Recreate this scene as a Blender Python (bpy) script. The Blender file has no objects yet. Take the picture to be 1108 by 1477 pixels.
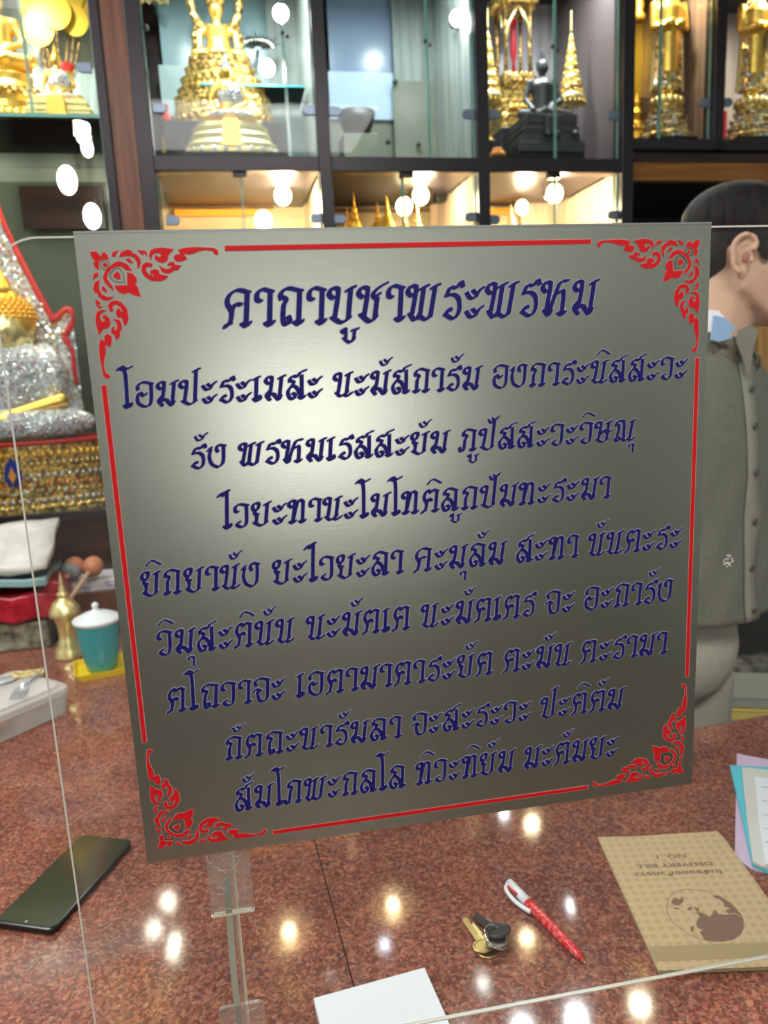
import bpy, bmesh, math, random
import numpy as np
from mathutils import Vector, Matrix
random.seed(7)
PI = math.pi

# ------------------------------------------------------------------ camera
H = 0.58                       # camera above the counter top
CT = 0.90                      # counter top height
EYE = CT + H
F = 1066.0; CX, CY = 554.0, 738.5
R = np.array([[0.98430199, -0.0760002, 0.15929081],
              [-0.17047429, -0.17572521, 0.96956648],
              [-0.04569584, -0.98150121, -0.18592275]])
sc = bpy.context.scene
cd = bpy.data.cameras.new('camera'); cam = bpy.data.objects.new('camera', cd)
sc.collection.objects.link(cam)
cd.sensor_fit = 'VERTICAL'; cd.sensor_height = 36.0; cd.lens = F / 1477 * 36.0
cd.clip_start = 0.02; cd.clip_end = 60
M = Matrix.Identity(4)
for i in range(3):
    M[i][0] = R[i][0]; M[i][1] = -R[i][1]; M[i][2] = -R[i][2]
M[2][3] = EYE
cam.matrix_world = M
cd.dof.use_dof = True; cd.dof.focus_distance = 0.52; cd.dof.aperture_fstop = 9.0
sc.camera = cam

# ------------------------------------------------------------------ world, exposure, room light
w = bpy.data.worlds.new('world'); sc.world = w; w.use_nodes = True
w.node_tree.nodes['Background'].inputs[0].default_value = (0.75, 0.85, 0.9, 1)
w.node_tree.nodes['Background'].inputs[1].default_value = 0.25
sc.view_settings.view_transform = 'Standard'; sc.view_settings.look = 'None'
sc.view_settings.exposure = 0.14; sc.view_settings.gamma = 1.0
sc.view_settings.use_curve_mapping = False

def area(name, loc, size, power, col, rot=(0, 0, 0), size_y=None):
    l = bpy.data.lights.new(name, 'AREA'); l.energy = power; l.color = col
    l.shape = 'RECTANGLE'; l.size = size; l.size_y = size_y or size
    o = bpy.data.objects.new(name, l); sc.collection.objects.link(o)
    o.location = loc; o.rotation_euler = rot
    return o
area('room_light', (0.2, -0.9, 2.97), 1.5, 50, (1.0, 0.97, 0.92), size_y=0.9)
area('room_light', (-1.15, 0.95, 2.97), 0.9, 30, (1.0, 0.98, 0.94), size_y=0.9)  # extra lamp added to brighten the left wing
area('shop_window_light', (0.30, -2.97, 1.24), 0.75, 2.3, (1.0, 0.97, 0.90), rot=(PI/2, 0, 0), size_y=0.55)

# ------------------------------------------------------------------ geometry from pixel rays
def ray(u, v):
    return R @ np.array([u - CX, v - CY, F])
def at(u, v, Y):                       # point on the vertical plane at depth Y
    d = ray(u, v); t = Y / d[1]
    return Vector((d[0]*t, Y, EYE + d[2]*t))
def gr(u, v, z=CT):                    # point on a horizontal plane
    d = ray(u, v); t = (z - EYE) / d[2]
    return Vector((d[0]*t, d[1]*t, z))
CA = math.radians(1.5); CO = Vector((0, 2.0, 0))     # the display cabinet's own frame
CM = Matrix.Translation(CO) @ Matrix.Rotation(CA, 4, 'Z'); CMI = CM.inverted()
def cab(u, v, d=0.0):                  # cabinet-local point at depth d behind its face
    o = CMI @ Vector((0, 0, EYE)); r = CMI.to_3x3() @ Vector(ray(u, v))
    t = (d - o.y) / r.y
    return o + r*t

# ------------------------------------------------------------------ materials
MT = {}
def mat(name, col, rough=0.5, metal=0.0, emis=0, ecol=None, spec=None, coat=0, trans=0, ior=1.45):
    m = bpy.data.materials.new(name); m.use_nodes = True
    b = m.node_tree.nodes['Principled BSDF']
    b.inputs['Base Color'].default_value = (*col, 1); b.inputs['Roughness'].default_value = rough
    b.inputs['Metallic'].default_value = metal
    if spec is not None: b.inputs['Specular IOR Level'].default_value = spec
    if coat: b.inputs['Coat Weight'].default_value = coat; b.inputs['Coat Roughness'].default_value = 0.05
    if trans: b.inputs['Transmission Weight'].default_value = trans
    b.inputs['IOR'].default_value = ior
    if emis:
        b.inputs['Emission Color'].default_value = (*(ecol or col), 1); b.inputs['Emission Strength'].default_value = emis
    MT[name] = m
    return m
def N(m, t, **k):
    n = m.node_tree.nodes.new(t)
    for a, b in k.items():
        if a.startswith('i_'):
            n.inputs[a[2:].replace('_', ' ')].default_value = b
        else: setattr(n, a, b)
    return n
def L(m, a, ao, b, bi): m.node_tree.links.new(a.outputs[ao], b.inputs[bi])
def bsdf(m): return m.node_tree.nodes['Principled BSDF']
def ramp(m, stops, interp='LINEAR'):
    n = N(m, 'ShaderNodeValToRGB'); n.color_ramp.interpolation = interp
    e = n.color_ramp.elements
    while len(e) < len(stops): e.new(0.5)
    for i, (p, c) in enumerate(stops): e[i].position = p; e[i].color = (*c, 1)
    return n
def noisy(m, c1, c2, scale=8, stretch=(1, 1, 1), detail=4, bump=0.0, lo=0.35, hi=0.65):
    tc = N(m, 'ShaderNodeTexCoord'); mp = N(m, 'ShaderNodeMapping'); mp.inputs['Scale'].default_value = stretch
    n = N(m, 'ShaderNodeTexNoise'); n.inputs['Scale'].default_value = scale; n.inputs['Detail'].default_value = detail
    r = ramp(m, [(lo, c1), (hi, c2)])
    L(m, tc, 'Object', mp, 'Vector'); L(m, mp, 'Vector', n, 'Vector'); L(m, n, 'Fac', r, 'Fac'); L(m, r, 'Color', bsdf(m), 'Base Color')
    if bump:
        bp = N(m, 'ShaderNodeBump'); bp.inputs['Strength'].default_value = bump; bp.inputs['Distance'].default_value = 0.002
        L(m, n, 'Fac', bp, 'Height'); L(m, bp, 'Normal', bsdf(m), 'Normal')
    return m

# granite
g = mat('granite', (0.25, 0.07, 0.05), 0.07, spec=0.6)
tc = N(g, 'ShaderNodeTexCoord')
n1 = N(g, 'ShaderNodeTexNoise', i_Scale=150.0, i_Detail=4.0, i_Roughness=0.6)
v1 = N(g, 'ShaderNodeTexVoronoi', i_Scale=330.0)
n2 = N(g, 'ShaderNodeTexNoise', i_Scale=9.0, i_Detail=2.0)
wp = N(g, 'ShaderNodeTexNoise', i_Scale=90.0, i_Detail=2.0)
wm = N(g, 'ShaderNodeVectorMath', operation='SCALE'); wm.inputs['Scale'].default_value = 0.010
wa = N(g, 'ShaderNodeVectorMath', operation='ADD')
L(g, tc, 'Object', n1, 'Vector'); L(g, tc, 'Object', n2, 'Vector'); L(g, tc, 'Object', wp, 'Vector')
L(g, wp, 'Color', wm, 0); L(g, tc, 'Object', wa, 0); L(g, wm, 'Vector', wa, 1); L(g, wa, 'Vector', v1, 'Vector')
sx = N(g, 'ShaderNodeSeparateColor'); L(g, v1, 'Color', sx, 'Color')
rc = ramp(g, [(0.0, (0.12, 0.052, 0.043)), (0.22, (0.175, 0.063, 0.046)), (0.45, (0.235, 0.082, 0.060)), (0.68, (0.31, 0.12, 0.085)), (0.86, (0.37, 0.18, 0.12)), (1.0, (0.13, 0.085, 0.08))])
L(g, sx, 'Red', rc, 'Fac')
rn = ramp(g, [(0.34, (0.58, 0.55, 0.56)), (0.5, (0.95, 0.92, 0.92)), (0.64, (1.15, 1.10, 1.05))])
L(g, n1, 'Fac', rn, 'Fac')
mx = N(g, 'ShaderNodeMix', data_type='RGBA', blend_type='MULTIPLY'); mx.inputs[0].default_value = 0.75
L(g, rc, 'Color', mx, 6); L(g, rn, 'Color', mx, 7)
r2 = ramp(g, [(0.35, (0.8, 0.78, 0.8)), (0.65, (1.15, 1.1, 1.0))]); L(g, n2, 'Fac', r2, 'Fac')
mx2 = N(g, 'ShaderNodeMix', data_type='RGBA', blend_type='MULTIPLY'); mx2.inputs[0].default_value = 1.0
L(g, mx, 2, mx2, 6); L(g, r2, 'Color', mx2, 7); L(g, mx2, 2, bsdf(g), 'Base Color')

# brushed silver sign
s = mat('brushed_silver', (0.56, 0.58, 0.52), 0.29, 1.0)
tc = N(s, 'ShaderNodeTexCoord'); mp = N(s, 'ShaderNodeMapping'); mp.inputs['Scale'].default_value = (14, 1, 420)
nn = N(s, 'ShaderNodeTexNoise', i_Scale=3.0, i_Detail=3.0)
gn = N(s, 'ShaderNodeTexNoise', i_Scale=900.0, i_Detail=1.0)
ad = N(s, 'ShaderNodeMath', operation='ADD')
L(s, tc, 'Object', mp, 'Vector'); L(s, mp, 'Vector', nn, 'Vector'); L(s, tc, 'Object', gn, 'Vector')
L(s, nn, 'Fac', ad, 0); L(s, gn, 'Fac', ad, 1)
bp = N(s, 'ShaderNodeBump', i_Strength=0.07, i_Distance=0.0003)
L(s, ad, 'Value', bp, 'Height'); L(s, bp, 'Normal', bsdf(s), 'Normal')

# clear sheet / glass: thin panes as fresnel mix of transparent and glossy
def thin_glass(name, tint, f0=1.45, rough=0.0, milk=0.0):
    m = bpy.data.materials.new(name); m.use_nodes = True; nt = m.node_tree; nt.nodes.clear()
    o = N(m, 'ShaderNodeOutputMaterial'); t = N(m, 'ShaderNodeBsdfTransparent'); gl = N(m, 'ShaderNodeBsdfGlossy')
    t.inputs[0].default_value = (*tint, 1); gl.inputs['Roughness'].default_value = rough
    fr = N(m, 'ShaderNodeFresnel'); fr.inputs['IOR'].default_value = f0
    mi = N(m, 'ShaderNodeMixShader'); L(m, fr, 'Fac', mi, 0); L(m, t, 'BSDF', mi, 1); L(m, gl, 'BSDF', mi, 2)
    last = mi
    if milk:
        d = N(m, 'ShaderNodeBsdfDiffuse'); d.inputs[0].default_value = (0.88, 0.87, 0.85, 1)
        m2 = N(m, 'ShaderNodeMixShader'); m2.inputs[0].default_value = milk
        L(m, mi, 0, m2, 1); L(m, d, 0, m2, 2); last = m2
    L(m, last, 0, o, 'Surface'); MT[name] = m
    return m
thin_glass('pane_glass', (0.95, 0.98, 0.97), 1.2)
thin_glass('sheet_clear', (0.95, 0.96, 0.95), 1.25, milk=0.02)
thin_glass('acrylic_bracket', (0.96, 0.95, 0.92), 1.3, 0.15, milk=0.13)
thin_glass('clear_plastic', (0.96, 0.94, 0.93), 1.3, 0.2, milk=0.32)
mat('teal_glass', (0.035, 0.33, 0.37), 0.12, spec=0.7)
mat('acrylic_edge', (0.50, 0.49, 0.44), 0.25, spec=0.6)
mat('acrylic_rim', (0.50, 0.53, 0.44), 0.2, spec=0.8); mat('paper_dim', (0.34, 0.35, 0.30), 0.7)
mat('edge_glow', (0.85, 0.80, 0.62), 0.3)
mat('glass_edge', (0.18, 0.42, 0.36), 0.1, spec=1.0)
mat('navy_ink', (0.008, 0.007, 0.105), 0.6, spec=0.2)
mat('pale_outline', (0.30, 0.30, 0.40), 0.5)
mat('red_ink', (0.50, 0.006, 0.010), 0.6, spec=0.25)
mat('red_outline', (0.45, 0.22, 0.20), 0.5)
mat('dark_ink', (0.05, 0.02, 0.02), 0.5)
mat('frame_black', (0.028, 0.024, 0.030), 0.32, 0.3)
noisy(mat('wood_trim', (0.25, 0.1, 0.05), 0.35), (0.105, 0.036, 0.020), (0.19, 0.075, 0.042), 5, (14, 14, 1.2), 5)
noisy(mat('wood_orange', (0.3, 0.12, 0.03), 0.3), (0.15, 0.055, 0.012), (0.33, 0.14, 0.03), 4, (1, 2, 22), 4)
noisy(mat('wood_amber', (0.5, 0.25, 0.05), 0.3), (0.38, 0.17, 0.03), (0.55, 0.28, 0.06), 6, (14, 6, 0.8), 4)
noisy(mat('dark_panel', (0.03, 0.015, 0.012), 0.25), (0.016, 0.009, 0.007), (0.045, 0.022, 0.016), 3, (1, 1, 8), 3)
mat('black', (0.008, 0.008, 0.009), 0.5)
mat('shop_wall', (0.12, 0.11, 0.09), 0.6); mat('wall_paint', (0.62, 0.68, 0.66), 0.7); mat('ceiling_paint', (0.72, 0.76, 0.75), 0.8)
noisy(mat('floor_tile', (0.4, 0.38, 0.34), 0.2), (0.07, 0.06, 0.045), (0.10, 0.085, 0.065), 5)
mat('reflected_teal', (0.33, 0.50, 0.54), 0.25); mat('panel_pale', (0.55, 0.72, 0.72), 0.25)  # back panel tones painted after a mirrored ceiling and wall
mat('reflected_dark', (0.13, 0.20, 0.20), 0.2); mat('case_olive', (0.085, 0.10, 0.07), 0.2); noisy(mat('panel_streak', (0.3, 0.33, 0.31), 0.25), (0.26, 0.31, 0.29), (0.42, 0.46, 0.43), 6, (10, 10, 0.5), 3)
mat('reflected_blue', (0.30, 0.40, 0.55), 0.2); mat('reflected_sky', (0.58, 0.75, 0.95), 0.25)
noisy(mat('panel_olive', (0.22, 0.24, 0.19), 0.3), (0.19, 0.21, 0.17), (0.27, 0.29, 0.23), 4)
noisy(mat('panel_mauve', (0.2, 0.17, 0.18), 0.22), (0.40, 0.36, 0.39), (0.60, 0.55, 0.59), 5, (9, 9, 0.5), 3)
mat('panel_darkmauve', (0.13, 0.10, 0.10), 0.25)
noisy(mat('panel_bronze', (0.3, 0.2, 0.15), 0.2, 0.3), (0.20, 0.145, 0.12), (0.42, 0.30, 0.25), 4, (9, 9, 0.4), 3)
noisy(mat('panel_beige', (0.45, 0.36, 0.2), 0.3), (0.38, 0.32, 0.19), (0.5, 0.42, 0.27), 5, (1, 1, 4), 3)
noisy(mat('panel_tan', (0.5, 0.38, 0.28), 0.2), (0.42, 0.31, 0.23), (0.55, 0.43, 0.33), 5, (8, 8, 0.6), 3)
mat('reflected_brown', (0.14, 0.075, 0.03), 0.4); mat('reflected_orange', (0.75, 0.33, 0.04), 0.3)  # tones of shelf reflections put into solid strips
mat('clip_metal', (0.20, 0.25, 0.34), 0.3, 0.5); mat('clip_rim', (0.6, 0.6, 0.62), 0.2, 0.9)
mat('chrome', (0.75, 0.75, 0.76), 0.12, 1.0); mat('steel_dark', (0.12, 0.12, 0.12), 0.35, 0.9)
mat('warm_bulb', (1, 0.86, 0.6), 0.4, emis=7, ecol=(1.0, 0.78, 0.42)); mat('white_bulb', (1, 1, 1), 0.4, emis=4.5, ecol=(1.0, 0.96, 0.88))
mat('warm_spot', (1, 0.86, 0.6), 0.4, emis=75, ecol=(1.0, 0.78, 0.45)); mat('cool_spot', (1, 1, 1), 0.4, emis=45, ecol=(0.7, 0.82, 1.0)); mat('white_spot', (1, 1, 1), 0.4, emis=60, ecol=(0.95, 0.98, 1.0))
mat('reflector', (0.72, 0.62, 0.45), 0.35, 0.3)
mat('diffuser', (1, 1, 1), 0.5, emis=2.5, ecol=(1, 0.98, 0.94)); mat('white_plastic', (0.75, 0.77, 0.78), 0.35)

def gold(name, base, rough=0.22, vs=0, strength=0.5, nscale=60):
    m = mat(name, base, rough+0.12, 0.82)
    tc = N(m, 'ShaderNodeTexCoord'); bp = N(m, 'ShaderNodeBump', i_Strength=strength*0.7, i_Distance=0.003)
    if vs:
        v = N(m, 'ShaderNodeTexVoronoi', i_Scale=float(vs)); L(m, tc, 'Object', v, 'Vector'); L(m, v, 'Distance', bp, 'Height')
        r = ramp(m, [(0.0, tuple(min(1, c*1.15) for c in base)), (0.5, base), (0.9, tuple(c*0.35 for c in base))])
        mm = N(m, 'ShaderNodeMath', operation='MULTIPLY'); mm.inputs[1].default_value = 1.3
        L(m, v, 'Distance', mm, 0); L(m, mm, 'Value', r, 'Fac'); L(m, r, 'Color', bsdf(m), 'Base Color')
    else:
        v = N(m, 'ShaderNodeTexNoise', i_Scale=float(nscale), i_Detail=2.0); L(m, tc, 'Object', v, 'Vector'); L(m, v, 'Fac', bp, 'Height')
    L(m, bp, 'Normal', bsdf(m), 'Normal')
    return m
gold('gold', (0.95, 0.62, 0.14), 0.22, 0, 0.25)
gold('gold_pale', (0.95, 0.80, 0.38), 0.2, 0, 0.25)
gold('gold_ornate', (0.90, 0.58, 0.18), 0.22, 95, 1.6)
gold('gold_dark', (0.50, 0.30, 0.10), 0.32, 100, 1.5)
gold('gold_bright', (1.0, 0.60, 0.08), 0.3, 0, 0.3)
gold('bronze_dark', (0.10, 0.10, 0.105), 0.33, 0, 0.15, 30)
gold('ivory_gold', (0.9, 0.75, 0.5), 0.4, 0, 0.1)
def sparkle(name, cols, scale, metal=0.8, rough=0.12):
    m = mat(name, (0.8, 0.8, 0.85), rough, metal)
    tc = N(m, 'ShaderNodeTexCoord'); v = N(m, 'ShaderNodeTexVoronoi', i_Scale=float(scale)); L(m, tc, 'Object', v, 'Vector')
    sp = N(m, 'ShaderNodeSeparateColor'); L(m, v, 'Color', sp, 'Color')
    r = ramp(m, cols, 'CONSTANT'); bsdf(m).inputs['Metallic'].default_value = metal*0.45; L(m, sp, 'Red', r, 'Fac'); L(m, r, 'Color', bsdf(m), 'Base Color')
    # every little facet of a stud faces its own way
    sub = N(m, 'ShaderNodeVectorMath', operation='SUBTRACT'); sub.inputs[1].default_value = (0.5, 0.5, 0.5)
    scl = N(m, 'ShaderNodeVectorMath', operation='SCALE'); scl.inputs['Scale'].default_value = 1.15
    ge = N(m, 'ShaderNodeNewGeometry'); add = N(m, 'ShaderNodeVectorMath', operation='ADD'); nm = N(m, 'ShaderNodeVectorMath', operation='NORMALIZE')
    L(m, v, 'Color', sub, 0); L(m, sub, 'Vector', scl, 0); L(m, ge, 'Normal', add, 0); L(m, scl, 'Vector', add, 1)
    L(m, add, 'Vector', nm, 0); L(m, nm, 'Vector', bsdf(m), 'Normal')
    return m
W_ = (0.9, 0.9, 0.95)
sparkle('crystal', [(0, W_), (0.3, (0.6, 0.63, 0.72)), (0.45, (0.95, 0.95, 0.9)), (0.7, (0.7, 0.75, 0.95)), (0.82, (0.9, 0.8, 0.95)), (0.92, (0.5, 0.75, 0.7)), (0.96, (0.85, 0.3, 0.4))], 190, 0.6)
sparkle('crystal_blue', [(0, (0.7, 0.75, 0.95)), (0.4, (0.45, 0.5, 0.75)), (0.7, W_), (0.9, (0.2, 0.25, 0.6))], 170, 0.6)
sparkle('crystal_gold', [(0, (1, 0.78, 0.3)), (0.3, (1.0, 0.97, 0.85)), (0.5, (0.85, 0.55, 0.15)), (0.76, (0.42, 0.25, 0.06)), (0.84, (0.9, 0.95, 1)), (0.96, (0.8, 0.3, 0.35))], 125, 1.4)
mat('ribbon_red', (0.65, 0.02, 0.02), 0.35); mat('lacquer_red', (0.30, 0.01, 0.02), 0.25); mat('vase_red', (0.13, 0.01, 0.012), 0.15)
mat('blue_enamel', (0.03, 0.05, 0.3), 0.2); mat('orange_enamel', (0.9, 0.35, 0.05), 0.3); mat('fan_gold', (0.78, 0.52, 0.05), 0.35, 0.5)
mat('skin', (0.64, 0.40, 0.28), 0.5); bsdf(MT['skin']).inputs['Subsurface Weight'].default_value = 0.12; bsdf(MT['skin']).inputs['Subsurface Radius'].default_value = (0.02, 0.008, 0.004)
mat('ear_inner', (0.42, 0.16, 0.11), 0.6); mat('lips', (0.42, 0.17, 0.14), 0.5); mat('eye_white', (0.7, 0.7, 0.68), 0.2); mat('iris', (0.02, 0.012, 0.008), 0.1)
noisy(mat('hair', (0.01, 0.01, 0.012), 0.72, spec=0.3), (0.004, 0.004, 0.005), (0.016, 0.013, 0.013), 90, (1, 1, 0.15), 4, 0.9)
noisy(mat('shirt_cloth', (0.13, 0.135, 0.105), 0.85), (0.115, 0.122, 0.092), (0.155, 0.16, 0.125), 300, detail=2, bump=0.2)
mat('shirt_seam', (0.22, 0.225, 0.18), 0.8)
noisy(mat('collar_camo', (0.1, 0.1, 0.06), 0.85), (0.03, 0.03, 0.02), (0.14, 0.125, 0.08), 55, lo=0.45, hi=0.5)
mat('tee_white', (0.75, 0.75, 0.80), 0.8); mat('patch_blue', (0.32, 0.52, 0.82), 0.8)
noisy(mat('trouser_cloth', (0.42, 0.40, 0.33), 0.85), (0.38, 0.365, 0.30), (0.46, 0.44, 0.365), 200, detail=2, bump=0.2)
mat('paper_white', (0.74, 0.79, 0.86), 0.7); mat('paper_edge', (0.6, 0.64, 0.68), 0.8); mat('paper_grey', (0.62, 0.62, 0.60), 0.7)
mat('paper_lilac', (0.62, 0.47, 0.66), 0.7); mat('paper_cyan', (0.10, 0.55, 0.68), 0.7); mat('paper_yellow', (0.72, 0.58, 0.14), 0.7)
mat('print_grey', (0.25, 0.25, 0.28), 0.7); mat('print_brown', (0.205, 0.12, 0.085), 0.75); mat('kraft_dark', (0.36, 0.28, 0.14), 0.75); mat('kraft_edge', (0.50, 0.42, 0.24), 0.8)
mat('phone_body', (0.01, 0.01, 0.011), 0.18); mat('phone_screen', (0.035, 0.037, 0.018), 0.06, spec=0.8)
mat('pen_white', (0.78, 0.8, 0.84), 0.3); mat('brass', (0.55, 0.42, 0.17), 0.3, 1.0); mat('nickel', (0.30, 0.27, 0.22), 0.35, 1.0); mat('key_black', (0.03, 0.033, 0.033), 0.35)
noisy(mat('pen_red', (0.75, 0.03, 0.04), 0.25), (0.60, 0.012, 0.02), (0.80, 0.16, 0.16), 300, (1, 1, 0.4), 2, lo=0.5, hi=0.62)
noisy(mat('bag_white', (0.6, 0.59, 0.55), 0.45), (0.52, 0.51, 0.48), (0.68, 0.67, 0.63), 20, bump=0.3)
mat('bag_teal', (0.25, 0.42, 0.43), 0.5); noisy(mat('red_plastic', (0.4, 0.01, 0.025), 0.25), (0.28, 0.008, 0.016), (0.5, 0.02, 0.04), 40, bump=0.6)
noisy(mat('glass_box', (0.2, 0.2, 0.14), 0.15), (0.07, 0.065, 0.045), (0.34, 0.33, 0.25), 35, bump=0.5)
mat('mallet_wood', (0.62, 0.42, 0.27), 0.5); mat('mallet_head', (0.50, 0.20, 0.10), 0.55); mat('mallet_felt', (0.28, 0.30, 0.33), 0.8)
mat('yellow_plastic', (0.80, 0.58, 0.01), 0.3); mat('lid_white', (0.72, 0.78, 0.82), 0.3); mat('teal_liquid', (0.015, 0.20, 0.23), 0.15)
mat('food_orange', (0.62, 0.30, 0.14), 0.5); mat('spoon', (0.62, 0.68, 0.72), 0.2, 0.6)
noisy(mat('print_tray', (0.6, 0.6, 0.62), 0.3), (0.66, 0.66, 0.66), (0.30, 0.32, 0.52), 22, (1, 1, 3), 2, lo=0.5, hi=0.62)
k = mat('kraft', (0.60, 0.44, 0.22), 0.75)          # cover with a faint repeated leaf print
tc = N(k, 'ShaderNodeTexCoord'); mp = N(k, 'ShaderNodeMapping'); mp.inputs['Scale'].default_value = (95, 95, 0.01); vk = N(k, 'ShaderNodeTexVoronoi', i_Scale=1.0, i_Randomness=0.12)
rk = ramp(k, [(0.24, (0.45, 0.335, 0.19)), (0.38, (0.53, 0.395, 0.225))]); L(k, tc, 'Object', mp, 'Vector'); L(k, mp, 'Vector', vk, 'Vector'); L(k, vk, 'Distance', rk, 'Fac'); L(k, rk, 'Color', bsdf(k), 'Base Color')

# ------------------------------------------------------------------ mesh helpers
def box(bm, x0, x1, y0, y1, z0, z1, rot=None):
    vs = [bm.verts.new((x, y, z)) for x in (x0, x1) for y in (y0, y1) for z in (z0, z1)]
    if rot is not None:
        c = Vector(((x0+x1)/2, (y0+y1)/2, (z0+z1)/2))
        for v in vs: v.co = rot @ (v.co - c) + c
    for f in ((0, 1, 3, 2), (4, 6, 7, 5), (0, 4, 5, 1), (2, 3, 7, 6), (0, 2, 6, 4), (1, 5, 7, 3)):
        bm.faces.new([vs[i] for i in f])
    return bm
def lathe(bm, prof, seg=32, c=(0, 0, 0), sy=1.0, phase=0.0):
    rows = []
    for r, z in prof:
        rows.append([bm.verts.new((c[0]+r*math.cos(phase+2*PI*i/seg), c[1]+sy*r*math.sin(phase+2*PI*i/seg), c[2]+z)) for i in range(seg)])
    for a, b in zip(rows, rows[1:]):
        for i in range(seg):
            j = (i+1) % seg
            bm.faces.new((a[i], a[j], b[j], b[i]))
    if prof[0][0] > 1e-5: bm.faces.new(rows[0][::-1])
    if prof[-1][0] > 1e-5: bm.faces.new(rows[-1])
    return bm
def tube(bm, pts, r, seg=10, flat=1.0):
    pts = [Vector(p) for p in pts]; n = len(pts); rows = []
    rs = r if isinstance(r, (list, tuple)) else [r]*n
    up = Vector((0, 0, 1))
    for i, p in enumerate(pts):
        t = (pts[min(i+1, n-1)] - pts[max(i-1, 0)]).normalized()
        a = t.cross(up if abs(t.dot(up)) < 0.95 else Vector((0, 1, 0))).normalized(); b = t.cross(a).normalized()
        rows.append([bm.verts.new(p + (a*math.cos(2*PI*j/seg)*flat + b*math.sin(2*PI*j/seg))*rs[i]) for j in range(seg)])
    for x, y in zip(rows, rows[1:]):
        for i in range(seg):
            j = (i+1) % seg; bm.faces.new((x[i], x[j], y[j], y[i]))
    bm.faces.new(rows[0][::-1]); bm.faces.new(rows[-1])
    return bm
def ell(bm, c, r, seg=2, rot=None):
    m = Matrix.Translation(Vector(c)) @ (rot.to_4x4() if rot else Matrix.Identity(4)) @ Matrix.Diagonal((*(r if hasattr(r, '__len__') else (r, r, r)), 1))
    bmesh.ops.create_icosphere(bm, subdivisions=seg, radius=1, matrix=m)
    return bm
def smooth_poly(pts, n=3, closed=True):
    P = [Vector(p) for p in pts]; k = len(P); out = []
    rng = range(k) if closed else range(k-1)
    for i in rng:
        p0 = P[(i-1) % k] if closed or i > 0 else P[i]; p1 = P[i]; p2 = P[(i+1) % k]; p3 = P[(i+2) % k] if closed or i+2 < k else P[i+1]
        for j in range(n):
            t = j/n
            out.append(0.5*((2*p1)+(p2-p0)*t+(2*p0-5*p1+4*p2-p3)*t*t+(3*p1-p0-3*p2+p3)*t**3))
    if not closed: out.append(P[-1])
    return out
def prism(bm, poly, z0, z1, f=lambda x, y, z: (x, y, z)):
    a = [bm.verts.new(f(p[0], p[1], z0)) for p in poly]; b = [bm.verts.new(f(p[0], p[1], z1)) for p in poly]
    n = len(poly)
    bm.faces.new(a[::-1]); bm.faces.new(b)
    for i in range(n):
        j = (i+1) % n; bm.faces.new((a[i], a[j], b[j], b[i]))
    return bm
def cap(bm, a, b, ra, rb, seg=16):          # tapered capsule, for bodies that are then fused
    a = Vector(a); b = Vector(b); n = 7
    for i in range(n+1):
        t = i/n
    tube(bm, [a.lerp(b, i/4) for i in range(5)], [ra+(rb-ra)*i/4 for i in range(5)], seg)
    ell(bm, a, ra, 2); ell(bm, b, rb, 2)
def obj(name, bm, m, parent=None, loc=(0, 0, 0), rot=(0, 0, 0), smooth=False, bevel=0, kind=None, remesh=0, sm=0, solid=0):
    me = bpy.data.meshes.new(name)
    bmesh.ops.recalc_face_normals(bm, faces=bm.faces[:])
    if remesh:                              # split loose shells are fused by a voxel remesh
        pass
    bm.to_mesh(me); bm.free()
    o = bpy.data.objects.new(name, me); sc.collection.objects.link(o)
    if m: me.materials.append(MT[m] if isinstance(m, str) else m)
    if parent: o.parent = parent
    o.location = loc; o.rotation_euler = rot
    if smooth: me.polygons.foreach_set('use_smooth', [True]*len(me.polygons))
    if bevel:
        b = o.modifiers.new('bevel', 'BEVEL'); b.width = bevel; b.segments = 2; b.limit_method = 'ANGLE'
    if solid:
        b = o.modifiers.new('solid', 'SOLIDIFY'); b.thickness = solid
    if remesh:
        r = o.modifiers.new('fuse', 'REMESH'); r.mode = 'VOXEL'; r.voxel_size = remesh; r.use_smooth_shade = True
        if sm:
            q = o.modifiers.new('smooth', 'SMOOTH'); q.iterations = sm; q.factor = 0.5
    if kind: o['kind'] = kind
    return o
def B(): return bmesh.new()
def empty(name, loc=(0, 0, 0), rz=0, label=None, cat=None, group=None, kind=None):
    o = bpy.data.objects.new(name, None); sc.collection.objects.link(o); o.empty_display_size = 0.05
    o.location = loc; o.rotation_euler = (0, 0, rz)
    tag(o, label, cat, group, kind)
    return o
def tag(o, label=None, cat=None, group=None, kind=None):
    if label: o['label'] = label
    if cat: o['category'] = cat
    if group: o['group'] = group
    if kind: o['kind'] = kind
    return o

# ================================================================== ROOM
RX0, RX1, RY0, RY1, RZ = -2.4, 2.6, -3.0, 2.62, 3.0
for nm, b_, m_ in (('floor', (RX0, RX1, RY0, RY1, -0.1, 0), 'floor_tile'), ('ceiling', (RX0, RX1, RY0, RY1, RZ, RZ+0.1), 'ceiling_paint'),
                   ('wall_back', (RX0, RX1, RY1, RY1+0.1, -0.1, RZ+0.1), 'wall_paint'), ('wall_front', (RX0, RX1, RY0-0.1, RY0, -0.1, RZ+0.1), 'shop_wall'),
                   ('wall_left', (RX0-0.1, RX0, RY0, RY1, -0.1, RZ+0.1), 'wall_paint'), ('wall_right', (RX1, RX1+0.1, RY0, RY1, -0.1, RZ+0.1), 'wall_paint')):
    obj(nm, box(B(), *b_), m_, kind='structure')

obj('bounce_board_1', box(B(), RX0, RX1, RY0, RY0+.03, 1.75, RZ), 'wall_paint', kind='structure')  # pale board added out of view to brighten the top of the sign

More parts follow.
